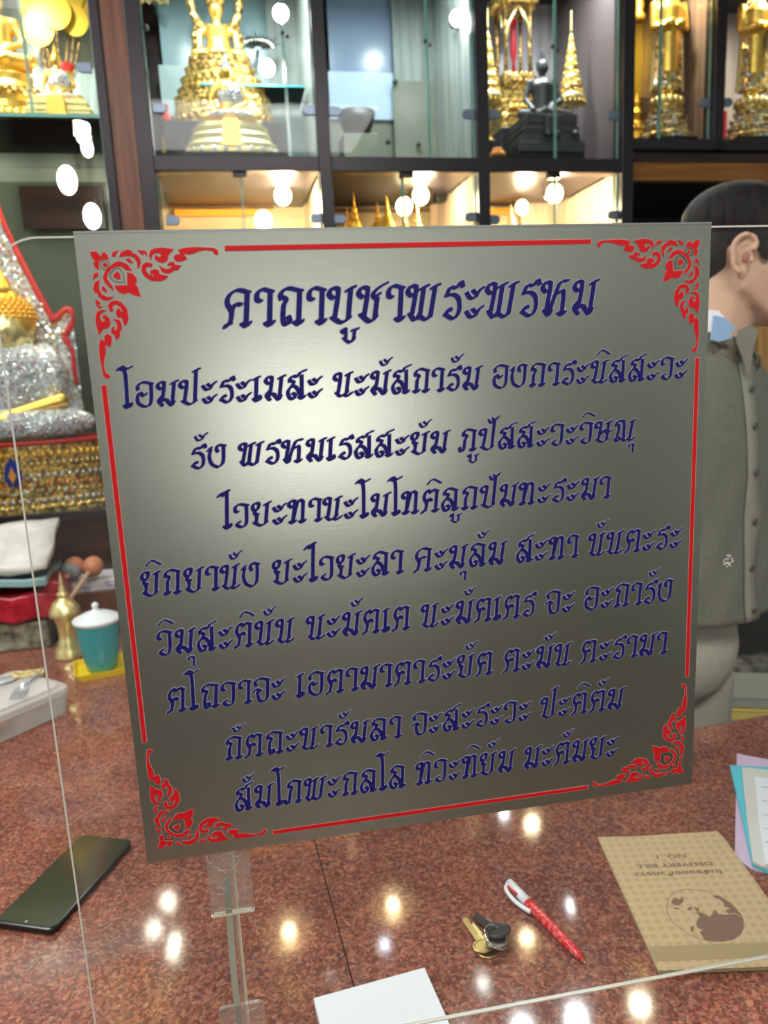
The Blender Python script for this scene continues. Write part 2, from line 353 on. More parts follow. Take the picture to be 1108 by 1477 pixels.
# ================================================================== COUNTER
KA = math.radians(4.6)
ctr = empty('counter', (0.36, 0.975, 0), KA, 'red-brown polished granite counter carrying the sign and booklet', 'counter')
b = B(); box(b, -1.75, 1.25, -0.75, -0.03, 0, CT-0.03); obj('base_cabinet', b, 'dark_panel', ctr)
b = B(); box(b, -1.75, -0.03, -0.03, 0.80, 0, CT-0.03); obj('base_cabinet', b, 'dark_panel', ctr)
# slabs: counter-local, seam passes where the photograph shows it
seam = Matrix.Rotation(-KA, 3, 'Z') @ (gr(490, 1345) - Vector((0.36, 0.975, 0)))
sx_ = seam.x
for x_a, x_b, y_a, y_b in ((-1.78, sx_-0.75, -0.78, 0.83), (sx_-0.75, sx_, -0.78, 0.83), (sx_, 0.0, 0.0012, 0.83), (sx_, sx_+0.85, -0.78, 0.0), (sx_+0.85, 1.28, -0.78, 0.0)):
    b = B(); box(b, x_a+0.0006, x_b-0.0006, y_a, y_b, CT-0.03, CT)
    obj('granite_slab', b, 'granite', ctr, bevel=0.0008)

# ================================================================== ACRYLIC SCREEN
YS = 0.469
scr = empty('acrylic_screen', (0.28, YS+0.006, CT), 0, 'clear acrylic counter screen with rounded corner standing behind the silver sign', 'screen')
def rrect(x0, x1, z0, z1, r, n=8):
    p = []
    for cx_, cz_, a0 in ((x1-r, z1-r, 0), (x0+r, z1-r, PI/2), (x0+r, z0+r, PI), (x1-r, z0+r, 1.5*PI)):
        for i in range(n+1): p.append((cx_+r*math.cos(a0+i*PI/2/n), cz_+r*math.sin(a0+i*PI/2/n)))
    return p
SZ0 = EYE-0.490-CT; SZ1 = EYE+0.0855-CT
SX0 = -0.1445-0.28; SX1 = 0.72-0.28
P = rrect(SX0, SX1, SZ0, SZ1, 0.028, 10)
b = B()
fa = [b.verts.new((p[0], 0, p[1])) for p in P]; b.faces.new(fa)
obj('sheet', b, 'sheet_clear', scr)
b = B(); PI_ = rrect(SX0+0.0012, SX1-0.0012, SZ0+0.0012, SZ1-0.0012, 0.027, 10)
for i in range(len(P)):
    j = (i+1) % len(P); vs = [b.verts.new((q[0], y, q[1])) for q, y in ((P[i], -0.002), (P[j], -0.002), (P[j], 0.002), (P[i], 0.002))]
    b.faces.new(vs)
    b.faces.new([b.verts.new((q[0], -0.002, q[1])) for q in (P[i], P[j], PI_[j], PI_[i])])
obj('polished_edge', b, 'acrylic_edge', scr)
def bracket(cx_):
    b = B(); prism(b, rrect(cx_-0.015, cx_+0.015, SZ0+0.116, SZ0+0.170, 0.004, 4), 0.0035, 0.0065, lambda x, y, z: (x, z, y)); obj('glued_plate', b, 'acrylic_bracket', scr)
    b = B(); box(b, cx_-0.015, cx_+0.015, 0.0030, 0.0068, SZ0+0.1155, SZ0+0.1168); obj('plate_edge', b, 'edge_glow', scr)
    b = B(); prism(b, rrect(cx_-0.017, cx_+0.016, 0.03, SZ0+0.040, 0.004, 4), 0.0035, 0.0065, lambda x, y, z: (x, z, y)); obj('glued_plate', b, 'acrylic_bracket', scr)
    b = B(); pr = smooth_poly([(cx_-0.0022, 0, SZ0+0.146), (cx_-0.0030, 0, SZ0+0.10), (cx_-0.0034, 0, SZ0+0.05), (cx_-0.001, 0, 0.0)], 5, False)
    for i in range(len(pr)-1):
        p, q = pr[i], pr[i+1]
        vs = [b.verts.new(t) for t in ((p.x-0.0023, 0.0040, p.z), (p.x+0.0023, 0.0040, p.z), (q.x+0.0023, 0.0040, q.z), (q.x-0.0023, 0.0040, q.z))]; b.faces.new(vs)
        vs = [b.verts.new(t) for t in ((p.x-0.0023, 0.0040, p.z), (p.x-0.0023, 0.0070, p.z), (q.x-0.0023, 0.0070, q.z), (q.x-0.0023, 0.0040, q.z))]; b.faces.new(vs)
    obj('strut_edge', b, 'acrylic_rim', scr)
    b = B(); vs = [b.verts.new(t) for t in ((cx_, 0.0070, 0), (cx_, 0.045, 0), (cx_, 0.045, SZ0+0.15), (cx_, 0.0070, SZ0+0.2))]; b.faces.new(vs)
    obj('strut', b, 'acrylic_bracket', scr)
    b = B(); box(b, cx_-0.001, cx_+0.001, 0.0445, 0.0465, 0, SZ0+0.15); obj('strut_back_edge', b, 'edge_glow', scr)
bracket(-0.0437-0.28); bracket(0.60-0.28)
rr = random.Random(12)          # dried glue squiggles on the plates
for (px_, z_a, z_b) in ((-0.0437-0.28, SZ0+.119, SZ0+.167), (-0.0437-0.28, .05, SZ0+.036)):
    b = B()
    for i in range(16):
        x, z = px_+rr.uniform(-.012, .012), rr.uniform(z_a, z_b); pts = []; t = rr.uniform(0, 6.3)
        for j in range(7):
            pts.append((max(px_-.0135, min(px_+.0135, x)), 0.0030, max(z_a, min(z_b, z)))); t += rr.uniform(-.8, .9); x += .0016*math.cos(t); z += .0016*math.sin(t)+.0002*j
        tube(b, pts, .00022, 4)
    obj('glue_squiggles', b, 'paper_grey', scr)
b = B()     # white scribbled glue mark on the sheet
gp = at(1056, 812, YS); gx, gz = gp.x-0.28, gp.z-CT
rr = random.Random(3)
for i in range(26):
    a = rr.uniform(0, 2*PI); r_ = 0.0045*math.sqrt(rr.random()); x, z = gx+r_*math.cos(a)*0.85, gz+r_*math.sin(a)
    t = rr.uniform(-0.6, 0.9); l = 0.0016; tube(b, [(x, -0.0006, z), (x+l*math.cos(t), -0.0006, z+l*math.sin(t))], 0.00022, 4)
obj('glue_mark', b, 'paper_grey', scr)

# ================================================================== SIGN
SW, SH = 0.400, 0.404
sx0, sz1 = -0.0956, EYE+0.086
sign = empty('prayer_sign', (sx0+SW/2, YS, sz1-SH), 0, 'square brushed silver sign with navy Thai verse and red corner ornaments', 'sign')
b = B(); box(b, -SW/2, SW/2, -0.0002, 0.003, 0, SH); obj('metal_panel', b, 'brushed_silver', sign)
b = B(); box(b, -SW/2, SW/2, -0.0006, 0.0036, SH, SH+0.0012); obj('top_edge', b, 'clip_rim', sign)
for (u, v) in ((100, 495),):
    pass
def sgn(u, v):
    p = at(u, v, YS); return (p.x-sx0-SW/2, p.z-(sz1-SH))

# --- broad-nib Thai letters: strokes as centre lines, swept with a slanted nib
def hook(x): return [(x+.13, .66), (x+.05, .70), (x, .78), (x+.09, .90), (x+.23, .90)]
def foot(x): return [(x-.12, .11), (x, .045), (x+.11, .13)]
def flag(x, y=.90): return [(x-.11, y-.06), (x, y), (x+.12, y+.03)]
G = {
 'ค': (.86, [[(.0, .03), (.05, .10), (.15, .11)], [(.13, .1), (.2, .38), (.08, .62), (.16, .82), (.4, .93), (.72, .86)], [(.67, .86), (.61, .08)], foot(.61), [(.2, .42), (.31, .58), (.47, .57)]]),
 'า': (.56, [[(.13, .64), (.03, .68), (.04, .83), (.2, .93), (.48, .86)], [(.42, .86), (.38, .08)], foot(.38)]),
 'ถ': (.84, [[(.12, .68), (.1, .80), (.24, .92), (.42, .93), (.72, .86)], [(.67, .86), (.62, .08)], foot(.62), [(.1, .74), (.26, .66), (.18, .5), (.16, .16), (.24, .05), (.36, .12), (.32, .24)]]),
 'ก': (.80, [[(.12, .68), (.1, .80), (.24, .92), (.40, .93), (.68, .86)], [(.63, .86), (.58, .08)], foot(.58), [(.1, .74), (.26, .66), (.18, .5), (.16, .08)], foot(.16)]),
 'ภ': (.82, [[(.16, .68), (.14, .80), (.28, .92), (.42, .93), (.70, .86)], [(.65, .86), (.60, .08)], foot(.60), [(.14, .74), (.30, .66), (.22, .5), (.16, .10), (.02, .06), (-.02, .2)]]),
 'บ': (.82, [hook(.0)+[(.28, .8), (.17, .2)], [(.08, .19), (.37, .05), (.62, .17)], [(.58, .14), (.66, .88)], flag(.66)]),
 'ป': (.84, [hook(.0)+[(.28, .8), (.17, .2)], [(.08, .19), (.37, .05), (.62, .17)], [(.58, .14), (.67, 1.26)], flag(.68, 1.3)]),
 'ษ': (.88, [hook(.0)+[(.28, .8), (.17, .2)], [(.08, .19), (.37, .05), (.62, .17)], [(.58, .14), (.66, .88)], flag(.66), [(.32, .40), (.44, .56), (.60, .44), (.82, .54)]]),
 'ช': (.84, [hook(.0)+[(.28, .8), (.17, .2)], [(.06, .24), (.34, .05), (.54, .17)], [(.50, .14), (.57, .62)], [(.57, .6), (.44, .72), (.60, .88), (.86, 1.0)], [(.5, .66), (.64, .74)]]),
 'พ': (1.04, [hook(.0)+[(.26, .8), (.14, .2)], [(.06, .22), (.22, .05), (.38, .2)], [(.38, .1), (.50, .86)], flag(.51, .88), [(.34, .16), (.58, .05), (.74, .2)], [(.72, .12), (.86, .88)], flag(.87)]),
 'ร': (.66, [[(.1, .64), (.22, .84), (.42, .84), (.56, .98), (.62, .86)], [(.12, .64), (.34, .66), (.50, .52), (.50, .22), (.32, .05), (.06, .17)], [(.06, .16), (.20, .30), (.24, .26)]]),
 'ะ': (.60, [[(.02, .22), (.14, .08), (.30, .10), (.40, .24), (.54, .34)], [(.22, .28), (.30, .20)], [(.02, .70), (.14, .56), (.30, .58), (.40, .72), (.54, .82)], [(.22, .76), (.30, .68)]]),
 'ห': (.94, [hook(.0)+[(.26, .8), (.15, .2)], [(.08, .2), (.22, .05), (.30, .16)], [(.24, .10), (.46, .66), (.60, .90), (.84, .94)], [(.50, .60), (.70, .66), (.67, .08)], foot(.67)]),
 'ม': (.86, [hook(.04)+[(.30, .8), (.22, .3)], [(.22, .42), (.06, .24), (.2, .05)], [(.14, .16), (.3, .28), (.54, .06)], [(.38, .26), (.56, .05), (.66, .18)], [(.60, .12), (.70, .88)], flag(.71)]),
 'โ': (.42, [[(-.14, 1.42), (.02, 1.53), (.2, 1.44), (.4, 1.52)], [(.0, 1.44), (.15, 1.26), (.17, .1)], [(.05, .14), (.17, .04), (.32, .12), (.30, .2)]]),
 'อ': (.78, [[(.12, .68), (.1, .80), (.24, .92), (.42, .93), (.68, .86)], [(.64, .86), (.60, .2), (.38, .05), (.12, .18), (.08, .42), (.2, .56), (.30, .44), (.42, .52)]]),
 'เ': (.40, [[(.14, .86), (.1, .1)], flag(.14), [(.0, .14), (.12, .04), (.28, .12), (.24, .22)]]),
 'ล': (.84, [[(.12, .70), (.12, .80), (.26, .92), (.42, .92), (.68, .84)], [(.64, .84), (.62, .08)], foot(.62), [(.12, .74), (.28, .68), (.24, .58), (.04, .34), (.10, .10), (.26, .05), (.34, .18), (.24, .26)], [(.24, .54), (.42, .44), (.56, .12)]]),
 'ส': (.84, [[(.12, .70), (.12, .80), (.26, .90), (.44, .88), (.56, 1.02), (.78, 1.10)], [(.62, .90), (.62, .08)], foot(.62), [(.12, .74), (.28, .68), (.24, .58), (.04, .34), (.10, .10), (.26, .05), (.34, .18), (.24, .26)], [(.24, .54), (.42, .44), (.56, .12)]]),
 'น': (.84, [hook(.0)+[(.27, .8), (.17, .2)], [(.08, .2), (.28, .05), (.56, .22)], [(.52, .16), (.62, .88)], flag(.63), [(.44, .1), (.56, .05), (.74, .16)]]),
 'ณ': (1.10, [[(.08, .70), (.08, .80), (.2, .92), (.36, .90)], [(.06, .76), (.22, .68), (.14, .2)], [(.04, .16), (.14, .04), (.28, .12), (.24, .22)], [(.34, .92), (.46, .84), (.48, .14)], [(.40, .14), (.56, .05), (.80, .22)], [(.78, .16), (.88, .88)], flag(.89), [(.72, .1), (.84, .05), (1.0, .16)]]),
 'ง': (.80, [[(.40, .66), (.34, .78), (.44, .92), (.70, .87)], [(.64, .88), (.60, .24), (.38, .05)], [(.38, .05), (.14, .18), (.04, .46), (.10, .74)], [(.0, .72), (.12, .84)]]),
 'ว': (.66, [[(.13, .64), (.03, .68), (.04, .83), (.22, .93), (.56, .86)], [(.50, .86), (.48, .2), (.28, .05), (.08, .16), (.2, .26)]]),
 'ย': (.84, [[(.13, .64), (.05, .70), (.04, .82), (.14, .92), (.30, .90), (.26, .72), (.10, .56), (.26, .48)], [(.12, .56), (.2, .40), (.16, .18)], [(.08, .19), (.37, .05), (.62, .17)], [(.58, .14), (.66, .88)], flag(.66)]),
 'ท': (.82, [hook(.0)+[(.26, .8), (.16, .08)], foot(.16), [(.18, .14), (.36, .80), (.50, .92), (.62, .84)], [(.62, .86), (.58, .08)], foot(.58)]),
 'ต': (.84, [[(.0, .03), (.05, .10), (.15, .11)], [(.13, .1), (.2, .38), (.08, .62), (.14, .82), (.26, .92), (.38, .82), (.50, .93), (.70, .86)], [(.66, .86), (.61, .08)], foot(.61), [(.2, .42), (.31, .58), (.42, .50)]]),
 'จ': (.74, [[(.12, .68), (.06, .80), (.2, .92), (.40, .93), (.66, .86)], [(.62, .86), (.58, .2), (.38, .05), (.22, .14), (.16, .44)], [(.0, .46), (.14, .54), (.30, .46)]]),
 'ไ': (.42, [[(-.16, 1.28), (-.02, 1.40), (.06, 1.30), (.16, 1.46), (.28, 1.48)], [(.20, 1.44), (.16, .1)], [(.05, .14), (.17, .04), (.32, .12), (.30, .2)]]),
 'ั': (0, [[(-.52, 1.30), (-.42, 1.16), (-.26, 1.18), (-.16, 1.32), (-.02, 1.42)], [(-.34, 1.36), (-.26, 1.28)]]),
 'ิ': (0, [[(-.66, 1.16), (-.50, 1.32), (-.34, 1.32), (-.06, 1.18)]]),
 'ู': (0, [[(-.44, -.22), (-.52, -.16), (-.40, -.12), (-.40, -.34)], [(-.46, -.34), (-.28, -.46), (-.14, -.36)], [(-.16, -.4), (-.12, -.14)], [(-.2, -.16), (-.02, -.12)]]),
 'ุ': (0, [[(-.40, -.24), (-.38, -.14), (-.24, -.12), (-.14, -.20)], [(-.18, -.16), (-.20, -.46)]]),
}
GRID = 0.025
def glyph_cells(ch):
    adv, strokes = G[ch]
    thin = 0.72 if ch in 'ัิุู' else (0.92 if ch == 'ะ' else 1.0)
    hw = 0.060*thin; ang = math.radians(22); nx, ny = math.cos(ang)*hw, math.sin(ang)*hw; rad = 0.024*thin
    A = []
    for st in strokes:
        p = smooth_poly([(x, y, 0) for x, y in st], 6, False) if len(st) > 2 else [Vector((*st[0], 0)), Vector((*st[1], 0))]
        for q, r in zip(p, p[1:]):
            k = max(1, int((r-q).length/0.03))
            for i in range(k): A.append(q.lerp(r, i/k))
        A.append(p[-1])
    A = np.array([(a.x, a.y) for a in A])
    x0, y0 = A.min(0)-0.2; x1, y1 = A.max(0)+0.2
    i0 = int(math.floor(x0/GRID)); j0 = int(math.floor(y0/GRID)); gx = np.arange(i0, int(x1/GRID)+1)*GRID; gy = np.arange(j0, int(y1/GRID)+1)*GRID
    X, Y = np.meshgrid(gx, gy)
    D = np.full(X.shape, 9.0); nn_ = hw*hw
    for ax, ay in A:
        dx = X-ax; dy = Y-ay; t = np.clip((dx*nx+dy*ny)/nn_, -1, 1)
        D = np.minimum(D, np.hypot(dx-t*nx, dy-t*ny))
    return i0, j0, D-rad
GC = {}
def fill_field(vs, fs, gx, gy, D, iso, fx):
    """marching squares, filled: appends vertices and faces of the region D<iso"""
    ids = {}
    def vid(key, x, y):
        if key not in ids: ids[key] = len(vs); vs.append(fx(x, y))
        return ids[key]
    ny_, nx_ = D.shape
    inside = D < iso
    any_ = inside[:-1, :-1] | inside[1:, :-1] | inside[:-1, 1:] | inside[1:, 1:]
    for j, i in zip(*np.nonzero(any_)):
        cs = [(i, j), (i+1, j), (i+1, j+1), (i, j+1)]; poly = []
        for k in range(4):
            a, c = cs[k], cs[(k+1) % 4]; da, dc = D[a[1], a[0]]-iso, D[c[1], c[0]]-iso
            if da < 0: poly.append(vid(a, gx[a[0]], gy[a[1]]))
            if (da < 0) != (dc < 0):
                t = da/(da-dc); key = (min(a, c), max(a, c))
                poly.append(vid(key, gx[a[0]]+t*(gx[c[0]]-gx[a[0]]), gy[a[1]]+t*(gy[c[1]]-gy[a[1]])))
        if len(poly) >= 3: fs.append(poly)
def text_line(txt, p0, p1, h, slant=0.06):
    """p0, p1: sign-local start/end of the baseline"""
    words = 0; x = 0; place = []
    for ch in txt:
        if ch == ' ': x += 0.42; continue
        place.append((ch, x)); x += G[ch][0]+(0.07 if G[ch][0] else 0)
    W = x-0.15; dx, dz = p1[0]-p0[0], p1[1]-p0[1]; ln = math.hypot(dx, dz); ux, uz = dx/ln, dz/ln; sx = ln/W
    pad = 30; nxg = int((x+0.6)/GRID)+2*pad; nyg = int(3.4/GRID); Yb = -1.0
    D = np.full((nyg, nxg), 9.0); ggx = (np.arange(nxg)-pad)*GRID; ggy = Yb+np.arange(nyg)*GRID
    for ch, ox in place:
        if ch not in GC: GC[ch] = glyph_cells(ch)
        i0, j0, Dg = GC[ch]; I = i0+pad+int(round(ox/GRID)); J = j0-int(round(Yb/GRID))
        a0 = max(0, -J); D[J+a0:J+Dg.shape[0], I:I+Dg.shape[1]] = np.minimum(D[J+a0:J+Dg.shape[0], I:I+Dg.shape[1]], Dg[a0:])
    for name, off, yy, m_ in (('text_line', 0.0, -0.00065, 'navy_ink'), ('text_outline', 0.022, -0.00040, 'pale_outline')):
        vs, fs = [], []
        def fx(a, c):
            X = (a+slant*c)*sx; return (p0[0]+ux*X, yy, p0[1]+uz*X+c*h)
        fill_field(vs, fs, ggx, ggy, D, off, fx)
        me = bpy.data.meshes.new(name); me.from_pydata(vs, [], fs); me.materials.append(MT[m_])
        o = bpy.data.objects.new(name, me); sc.collection.objects.link(o)
        if off == 0: o.parent = sign; main = o
        else: o.parent = main
def px_h(u, v, hp): return sgn(u, v-hp)[1]-sgn(u, v)[1]
LINES = [
 ('คาถาบูชาพระพรหม', (325, 474), (857, 455), 57),
 ('โอมปะระเมสะ นะมัสการัม องการะนิสสะวะ', (178, 590), (988, 547), 37.5),
 ('รัง พรหมเรสสะยัม ภูปัสสะวะวิษณุ', (276, 678), (914, 636), 35),
 ('ไวยะทานะโมโทติลูกปัมทะระมา', (322, 764), (878, 719), 36),
 ('ยิกยานัง ยะไวยะลา คะมุลัม สะทา นันตะระ', (205, 862), (980, 791), 37),
 ('วิมุสะตินัน นะมัตเต นะมัตเตร จะ อะการัง', (229, 947), (968, 868), 37),
 ('ตโถวาจะ เอตามาตาระยัต ตะมัน ตะรามา', (243, 1029), (960, 943), 36),
 ('กัตถะนารัมลา จะสะระวะ ปะติตัม', (326, 1097), (897, 1022), 34),
 ('สัมโภพะกลโล ทิวะทิยัม มะตัมยะ', (340, 1171), (888, 1091), 35)]
for t, a, c, hp in LINES:
    text_line(t, sgn(*a), sgn(*c), px_h((a[0]+c[0])/2, (a[1]+c[1])/2, hp))

# --- corner ornaments, traced in the sign's own plane at one corner, mirrored to the others
ARM = [[(218,160),(225,128),(272,110),(250,140),(252,158),(230,158)],
 [(275,165),(290,125),(340,107),(375,120),(362,130),(400,140),(432,170),(438,205),(428,240),(415,252),(412,205),(390,168),(350,152),(310,155)],
 [(322,178),(350,172),(385,208),(350,204)],
 [(415,112),(470,115),(488,135),(482,162),(474,140),(455,128),(462,148),(440,140)],
 [(515,188),(502,150),(515,112),(545,98),(600,93),(690,103),(655,140),(650,150),(640,190),(610,205),(575,200),(545,175),(548,152),(565,150),(572,165),(592,160),(595,145),(575,130),(545,132),(525,150)],
 [(520,210),(480,202),(450,225),(445,270),(470,310),(520,342),(590,346),(630,330),(648,308),(600,300),(580,290),(575,265),(550,255),(515,265),(510,285),(535,295),(540,310),(500,295),(478,270),(480,240),(500,235),(522,238),(528,225)],
 [(578,226),(600,275),(625,285),(660,286),(690,265),(720,262),(748,228),(700,222),(690,200),(660,202),(642,220),(645,232),(662,222),(675,230),(665,248),(640,255),(610,248)],
 [(722,110),(770,95),(850,88),(930,92),(990,95),(1020,108),(1028,135),(1018,148),(1000,140),(985,115),(930,108),(880,118),(830,138),(800,142),(768,138),(790,178),(765,190),(725,198),(700,188),(690,165),(705,145),(740,142),(735,125)]]
MID = [[(55,122),(100,122),(128,150),(142,160),(142,130),(165,130),(188,150),(194,178),(150,182),(122,190),(122,258),(95,248),(75,205),(96,202),(75,175),(60,150)],
 [(150,212),(168,205),(185,214),(183,232),(170,240),(154,230)],
 [(375,268),(340,222),(310,205),(275,195),(235,208),(200,238),(165,275),(152,320),(165,355),(190,380),(232,424),(225,385),(200,355),(182,325),(188,290),(215,255),(250,235),(295,235),(330,262)],
 [(240,290),(262,272),(282,295),(285,335),(245,325),(228,308)],
 [(335,282),(375,288),(405,320),(408,358),(390,362),(415,390),(440,465),(395,455),(340,430),(325,445),(280,435),(250,405),(243,380),(338,378)]]
RING = [[(135,205),(150,195),(185,196),(203,210),(190,238),(170,258),(148,248),(137,225)], [(215,285),(235,260),(262,248),(290,265),(308,310),(312,355),(260,352),(222,335),(205,310)]]
def oc(p):
    x, z = sgn(120+p[0]/5.276, 340+p[1]/5.276)
    return (x+SW/2, SH-z)                     # distances from the left and the top edge
RA = [[oc(p) for p in q] for q in ARM]; RM = [[oc(p) for p in q] for q in MID]; RR = [[oc(p) for p in q] for q in RING]
c0 = oc((55, 122)); RA += [[(c0[0]+(y-c0[1]), c0[1]+(x-c0[0])) for x, y in q] for q in RA]
from mathutils.geometry import tessellate_polygon
def tess(bm, pts):
    vs = [bm.verts.new(p) for p in pts]
    for t in tessellate_polygon([[Vector((p[0], p[2], 0)) for p in pts]]):
        bm.faces.new([vs[i] for i in t])
def offset_poly(P_, d):
    n = len(P_); A = sum(P_[i][0]*P_[(i+1) % n][1]-P_[(i+1) % n][0]*P_[i][1] for i in range(n)); s_ = 1 if A > 0 else -1; out = []
    for i in range(n):
        a, p, c = Vector(P_[i-1]), Vector(P_[i]), Vector(P_[(i+1) % n]); e1 = (p-a).normalized(); e2 = (c-p).normalized()
        nrm = Vector((e1.y+e2.y, -(e1.x+e2.x)))
        if nrm.length < 1e-6: nrm = Vector((e1.y, -e1.x))
        nrm.normalize(); out.append(tuple(p+nrm*d*s_))
    return out
for fxn, fzn in ((0, 0), (1, 0), (0, 1), (1, 1)):
    def tr(p, y): return ((SW-p[0] if fxn else p[0])-SW/2, y, (p[1] if fzn else SH-p[1]))
    b = B()
    for q in RA+RM: tess(b, [tr(p, -0.00065) for p in q])
    om = obj('corner_ornament', b, 'red_ink', sign)
    b = B()
    for k_, q in enumerate(RA+RM): tess(b, [tr(p, -0.00040-0.000004*k_) for p in offset_poly(q, 0.0004)])
    obj('ornament_outline', b, 'red_outline', om)
    b = B()
    for q in RR:
        o_ = offset_poly(q, 0.00035); n = len(q)
        for i in range(n): b.faces.new([b.verts.new(tr(p, -0.0006)) for p in (q[i], q[(i+1) % n], o_[(i+1) % n], o_[i])])
    obj('ornament_heart_line', b, 'dark_ink', om)
m0 = sgn(325, 358.5); m1 = sgn(852, 354); l0 = sgn(150, 556); l1 = sgn(208, 1070)
mx_, mt = l0[0]+SW/2, SH-m0[1]              # margins of the red rule
hx0, hx1 = m0[0], m1[0]; vz0, vz1 = l1[1], l0[1]; tk = 0.0013
for nm, (xa, xb, za, zb) in {'t': (hx0, hx1, SH-mt-tk, SH-mt+tk), 'b': (hx0, hx1, mt-tk, mt+tk), 'l': (-SW/2+mx_-tk, -SW/2+mx_+tk, vz0, vz1), 'r': (SW/2-mx_-tk, SW/2-mx_+tk, vz0, vz1)}.items():
    for nme, yy, e, m_ in (('red_rule', -0.00065, 0, 'red_ink'), ('rule_outline', -0.0004, 0.0005, 'red_outline')):
        b = B(); b.faces.new([b.verts.new(p) for p in ((xa-e, yy, za-e), (xb+e, yy, za-e), (xb+e, yy, zb+e), (xa-e, yy, zb+e))])
        o = obj(nme, b, m_, sign if not e else last)
        if not e: last = o
#__PART2__
# ================================================================== DISPLAY CABINET
cabn = empty('display_cabinet', CO, CA, 'tall black framed glass-fronted display cabinet with lit cells along the back', 'cabinet')
def cx(u, v, d=0): return cab(u, v, d).x
def cz(u, v, d=0): return cab(u, v, d).z
X = dict(a0=cx(145, 165), a1=cx(159, 165), a2=cx(194, 165), a3=cx(216.5, 165), b0=cx(452, 115), b1=cx(470, 115), c0=cx(683.5, 115), c1=cx(701, 115),
         d0=cx(893, 115), d1=cx(909.5, 115), e0=cx(1026, 100), e1=cx(1041, 100))
XL, XR = -1.25, X['e1']+1.0
ZB0, ZB1 = cz(570, 250.5), cz(570, 229.5); ZR0, ZR1 = cz(960, 218), cz(960, 203)
ZT = 2.62; DP = 0.50; ZSH = cz(60, 163.5); ZC = cz(60, 741)
def cbox(nm, x0, x1, y0, y1, z0, z1, m_, par=cabn, bev=0.0015):
    return obj(nm, box(B(), x0, x1, y0, y1, z0, z1), m_, par, bevel=bev)
def bar(x0, x1, z0, z1, y0=-0.02, y1=0.03): return cbox('frame_bar', x0, x1, y0, y1, z0, z1, 'frame_black')
bar(X['a0'], X['a1'], 0, ZT); cbox('wood_post', X['a1'], X['a2'], -0.014, 0.03, 0, ZT, 'wood_trim'); bar(X['a2'], X['a3'], 0, ZT)
bar(X['b0'], X['b1'], 1.6, ZT); bar(X['c0'], X['c1'], 1.6, ZT); bar(X['d0'], X['d1'], 0, ZT, -0.024, 0.03); bar(X['e0'], X['e1'], ZR0, ZT)
for a_, c_ in (('a3', 'b0'), ('b1', 'c0'), ('c1', 'd0')): bar(X[a_], X[c_], ZB0, ZB1)
bar(X['d1'], XR, ZR0, ZR1); bar(XL, XL+0.03, 0, ZT); bar(XL+0.03, X['a0'], ZT-0.04, ZT); bar(X['a3'], XR, ZT-0.04, ZT, -0.02, 0.0299)
cbox('top_board', XL, XR, 0.03, DP, ZT-0.02, ZT, 'frame_black'); cbox('back_board', XL, XR, DP, DP+0.02, 0, ZT, 'dark_panel')
for q in ('a1', 'b0', 'c0', 'd0', 'e0'):
    xm = (X[q]+X[{'a1': 'a2', 'b0': 'b1', 'c0': 'c1', 'd0': 'd1', 'e0': 'e1'}[q]])/2
    zlo = ZB0+.03 if q in ('b0', 'c0') else (ZR0 if q == 'e0' else ZB0+.03)
    cbox('divider', xm-0.008, xm+0.008, 0.03, DP, zlo, ZT-0.02, {'a1': 'panel_streak', 'b0': 'panel_streak', 'c0': 'panel_streak', 'd0': 'panel_darkmauve', 'e0': 'panel_bronze'}[q])
    if q != 'e0': cbox('lower_divider', xm-0.008, xm+0.008, 0.03, DP, 1.6, ZB0+.0119, 'panel_tan'); 
    if q in ('a1', 'd0'): cbox('lower_divider', xm-0.008, xm+0.008, 0.03, DP, 0, 1.5999, 'frame_black')
cbox('side_board', XL, XL+0.02, 0.03, DP, 0, ZT-0.02, 'frame_black')
cbox('lower_door', X['a3'], X['b1'], -0.02, 0.02, 0.0, 1.6, 'dark_panel'); cbox('lower_door', X['b1']+0.002, X['c1'], -0.02, 0.02, 0.0, 1.6, 'dark_panel'); cbox('lower_door', X['c1']+0.002, X['d0'], -0.02, 0.02, 0.0, 1.6, 'dark_panel')
for a_, c_ in (('a3', 'b0'), ('b1', 'c0'), ('c1', 'd0')):
    cbox('cell_floor', X[a_], X[c_], 0.03, DP, ZB0+0.012, ZB0+0.03, 'frame_black'); cbox('cell_floor', X[a_], X[c_], 0.03, DP, 1.58, 1.60, 'frame_black')
cbox('cell_floor', X['d1'], XR, 0.03, DP, ZR0+0.005, ZR0+0.02, 'frame_black')
# panels inside the cells (px rectangles at a depth d)
def panel(u0, u1, v0, v1, d, m_, th=0.006, nm='back_panel'):
    um = (u0+u1)/2; vm = (v0+v1)/2
    return cbox(nm, cx(u0, vm, d), cx(u1, vm, d), d, d+th, cz(um, v1, d), cz(um, v0, d), m_, bev=0)
DB = 0.44
panel(228, 392, -60, 96, DB, 'reflected_teal'); panel(232, 392, 96, 168, DB-.004, 'panel_pale'); panel(238, 392, 168, 236, DB, 'reflected_dark'); panel(386, 455, -60, 170, DB-.03, 'panel_streak'); panel(392, 462, 170, 236, DB-.03, 'reflected_dark')  # teal, pale and dark tones are a mirrored room put into colour
panel(472, 566, -60, 104, DB, 'reflected_blue'); panel(475, 569, 104, 172, DB-.012, 'reflected_sky', .018); panel(478, 571, 172, 236, DB, 'panel_olive'); panel(566, 692, -60, 118, DB-.03, 'panel_streak'); panel(569, 690, 118, 236, DB-.036, 'panel_olive')  # blue and sky tones are a mirrored wall put into colour
panel(703, 905, -60, 240, DB, 'panel_mauve'); panel(845, 905, 60, 240, DB-.06, 'panel_darkmauve')
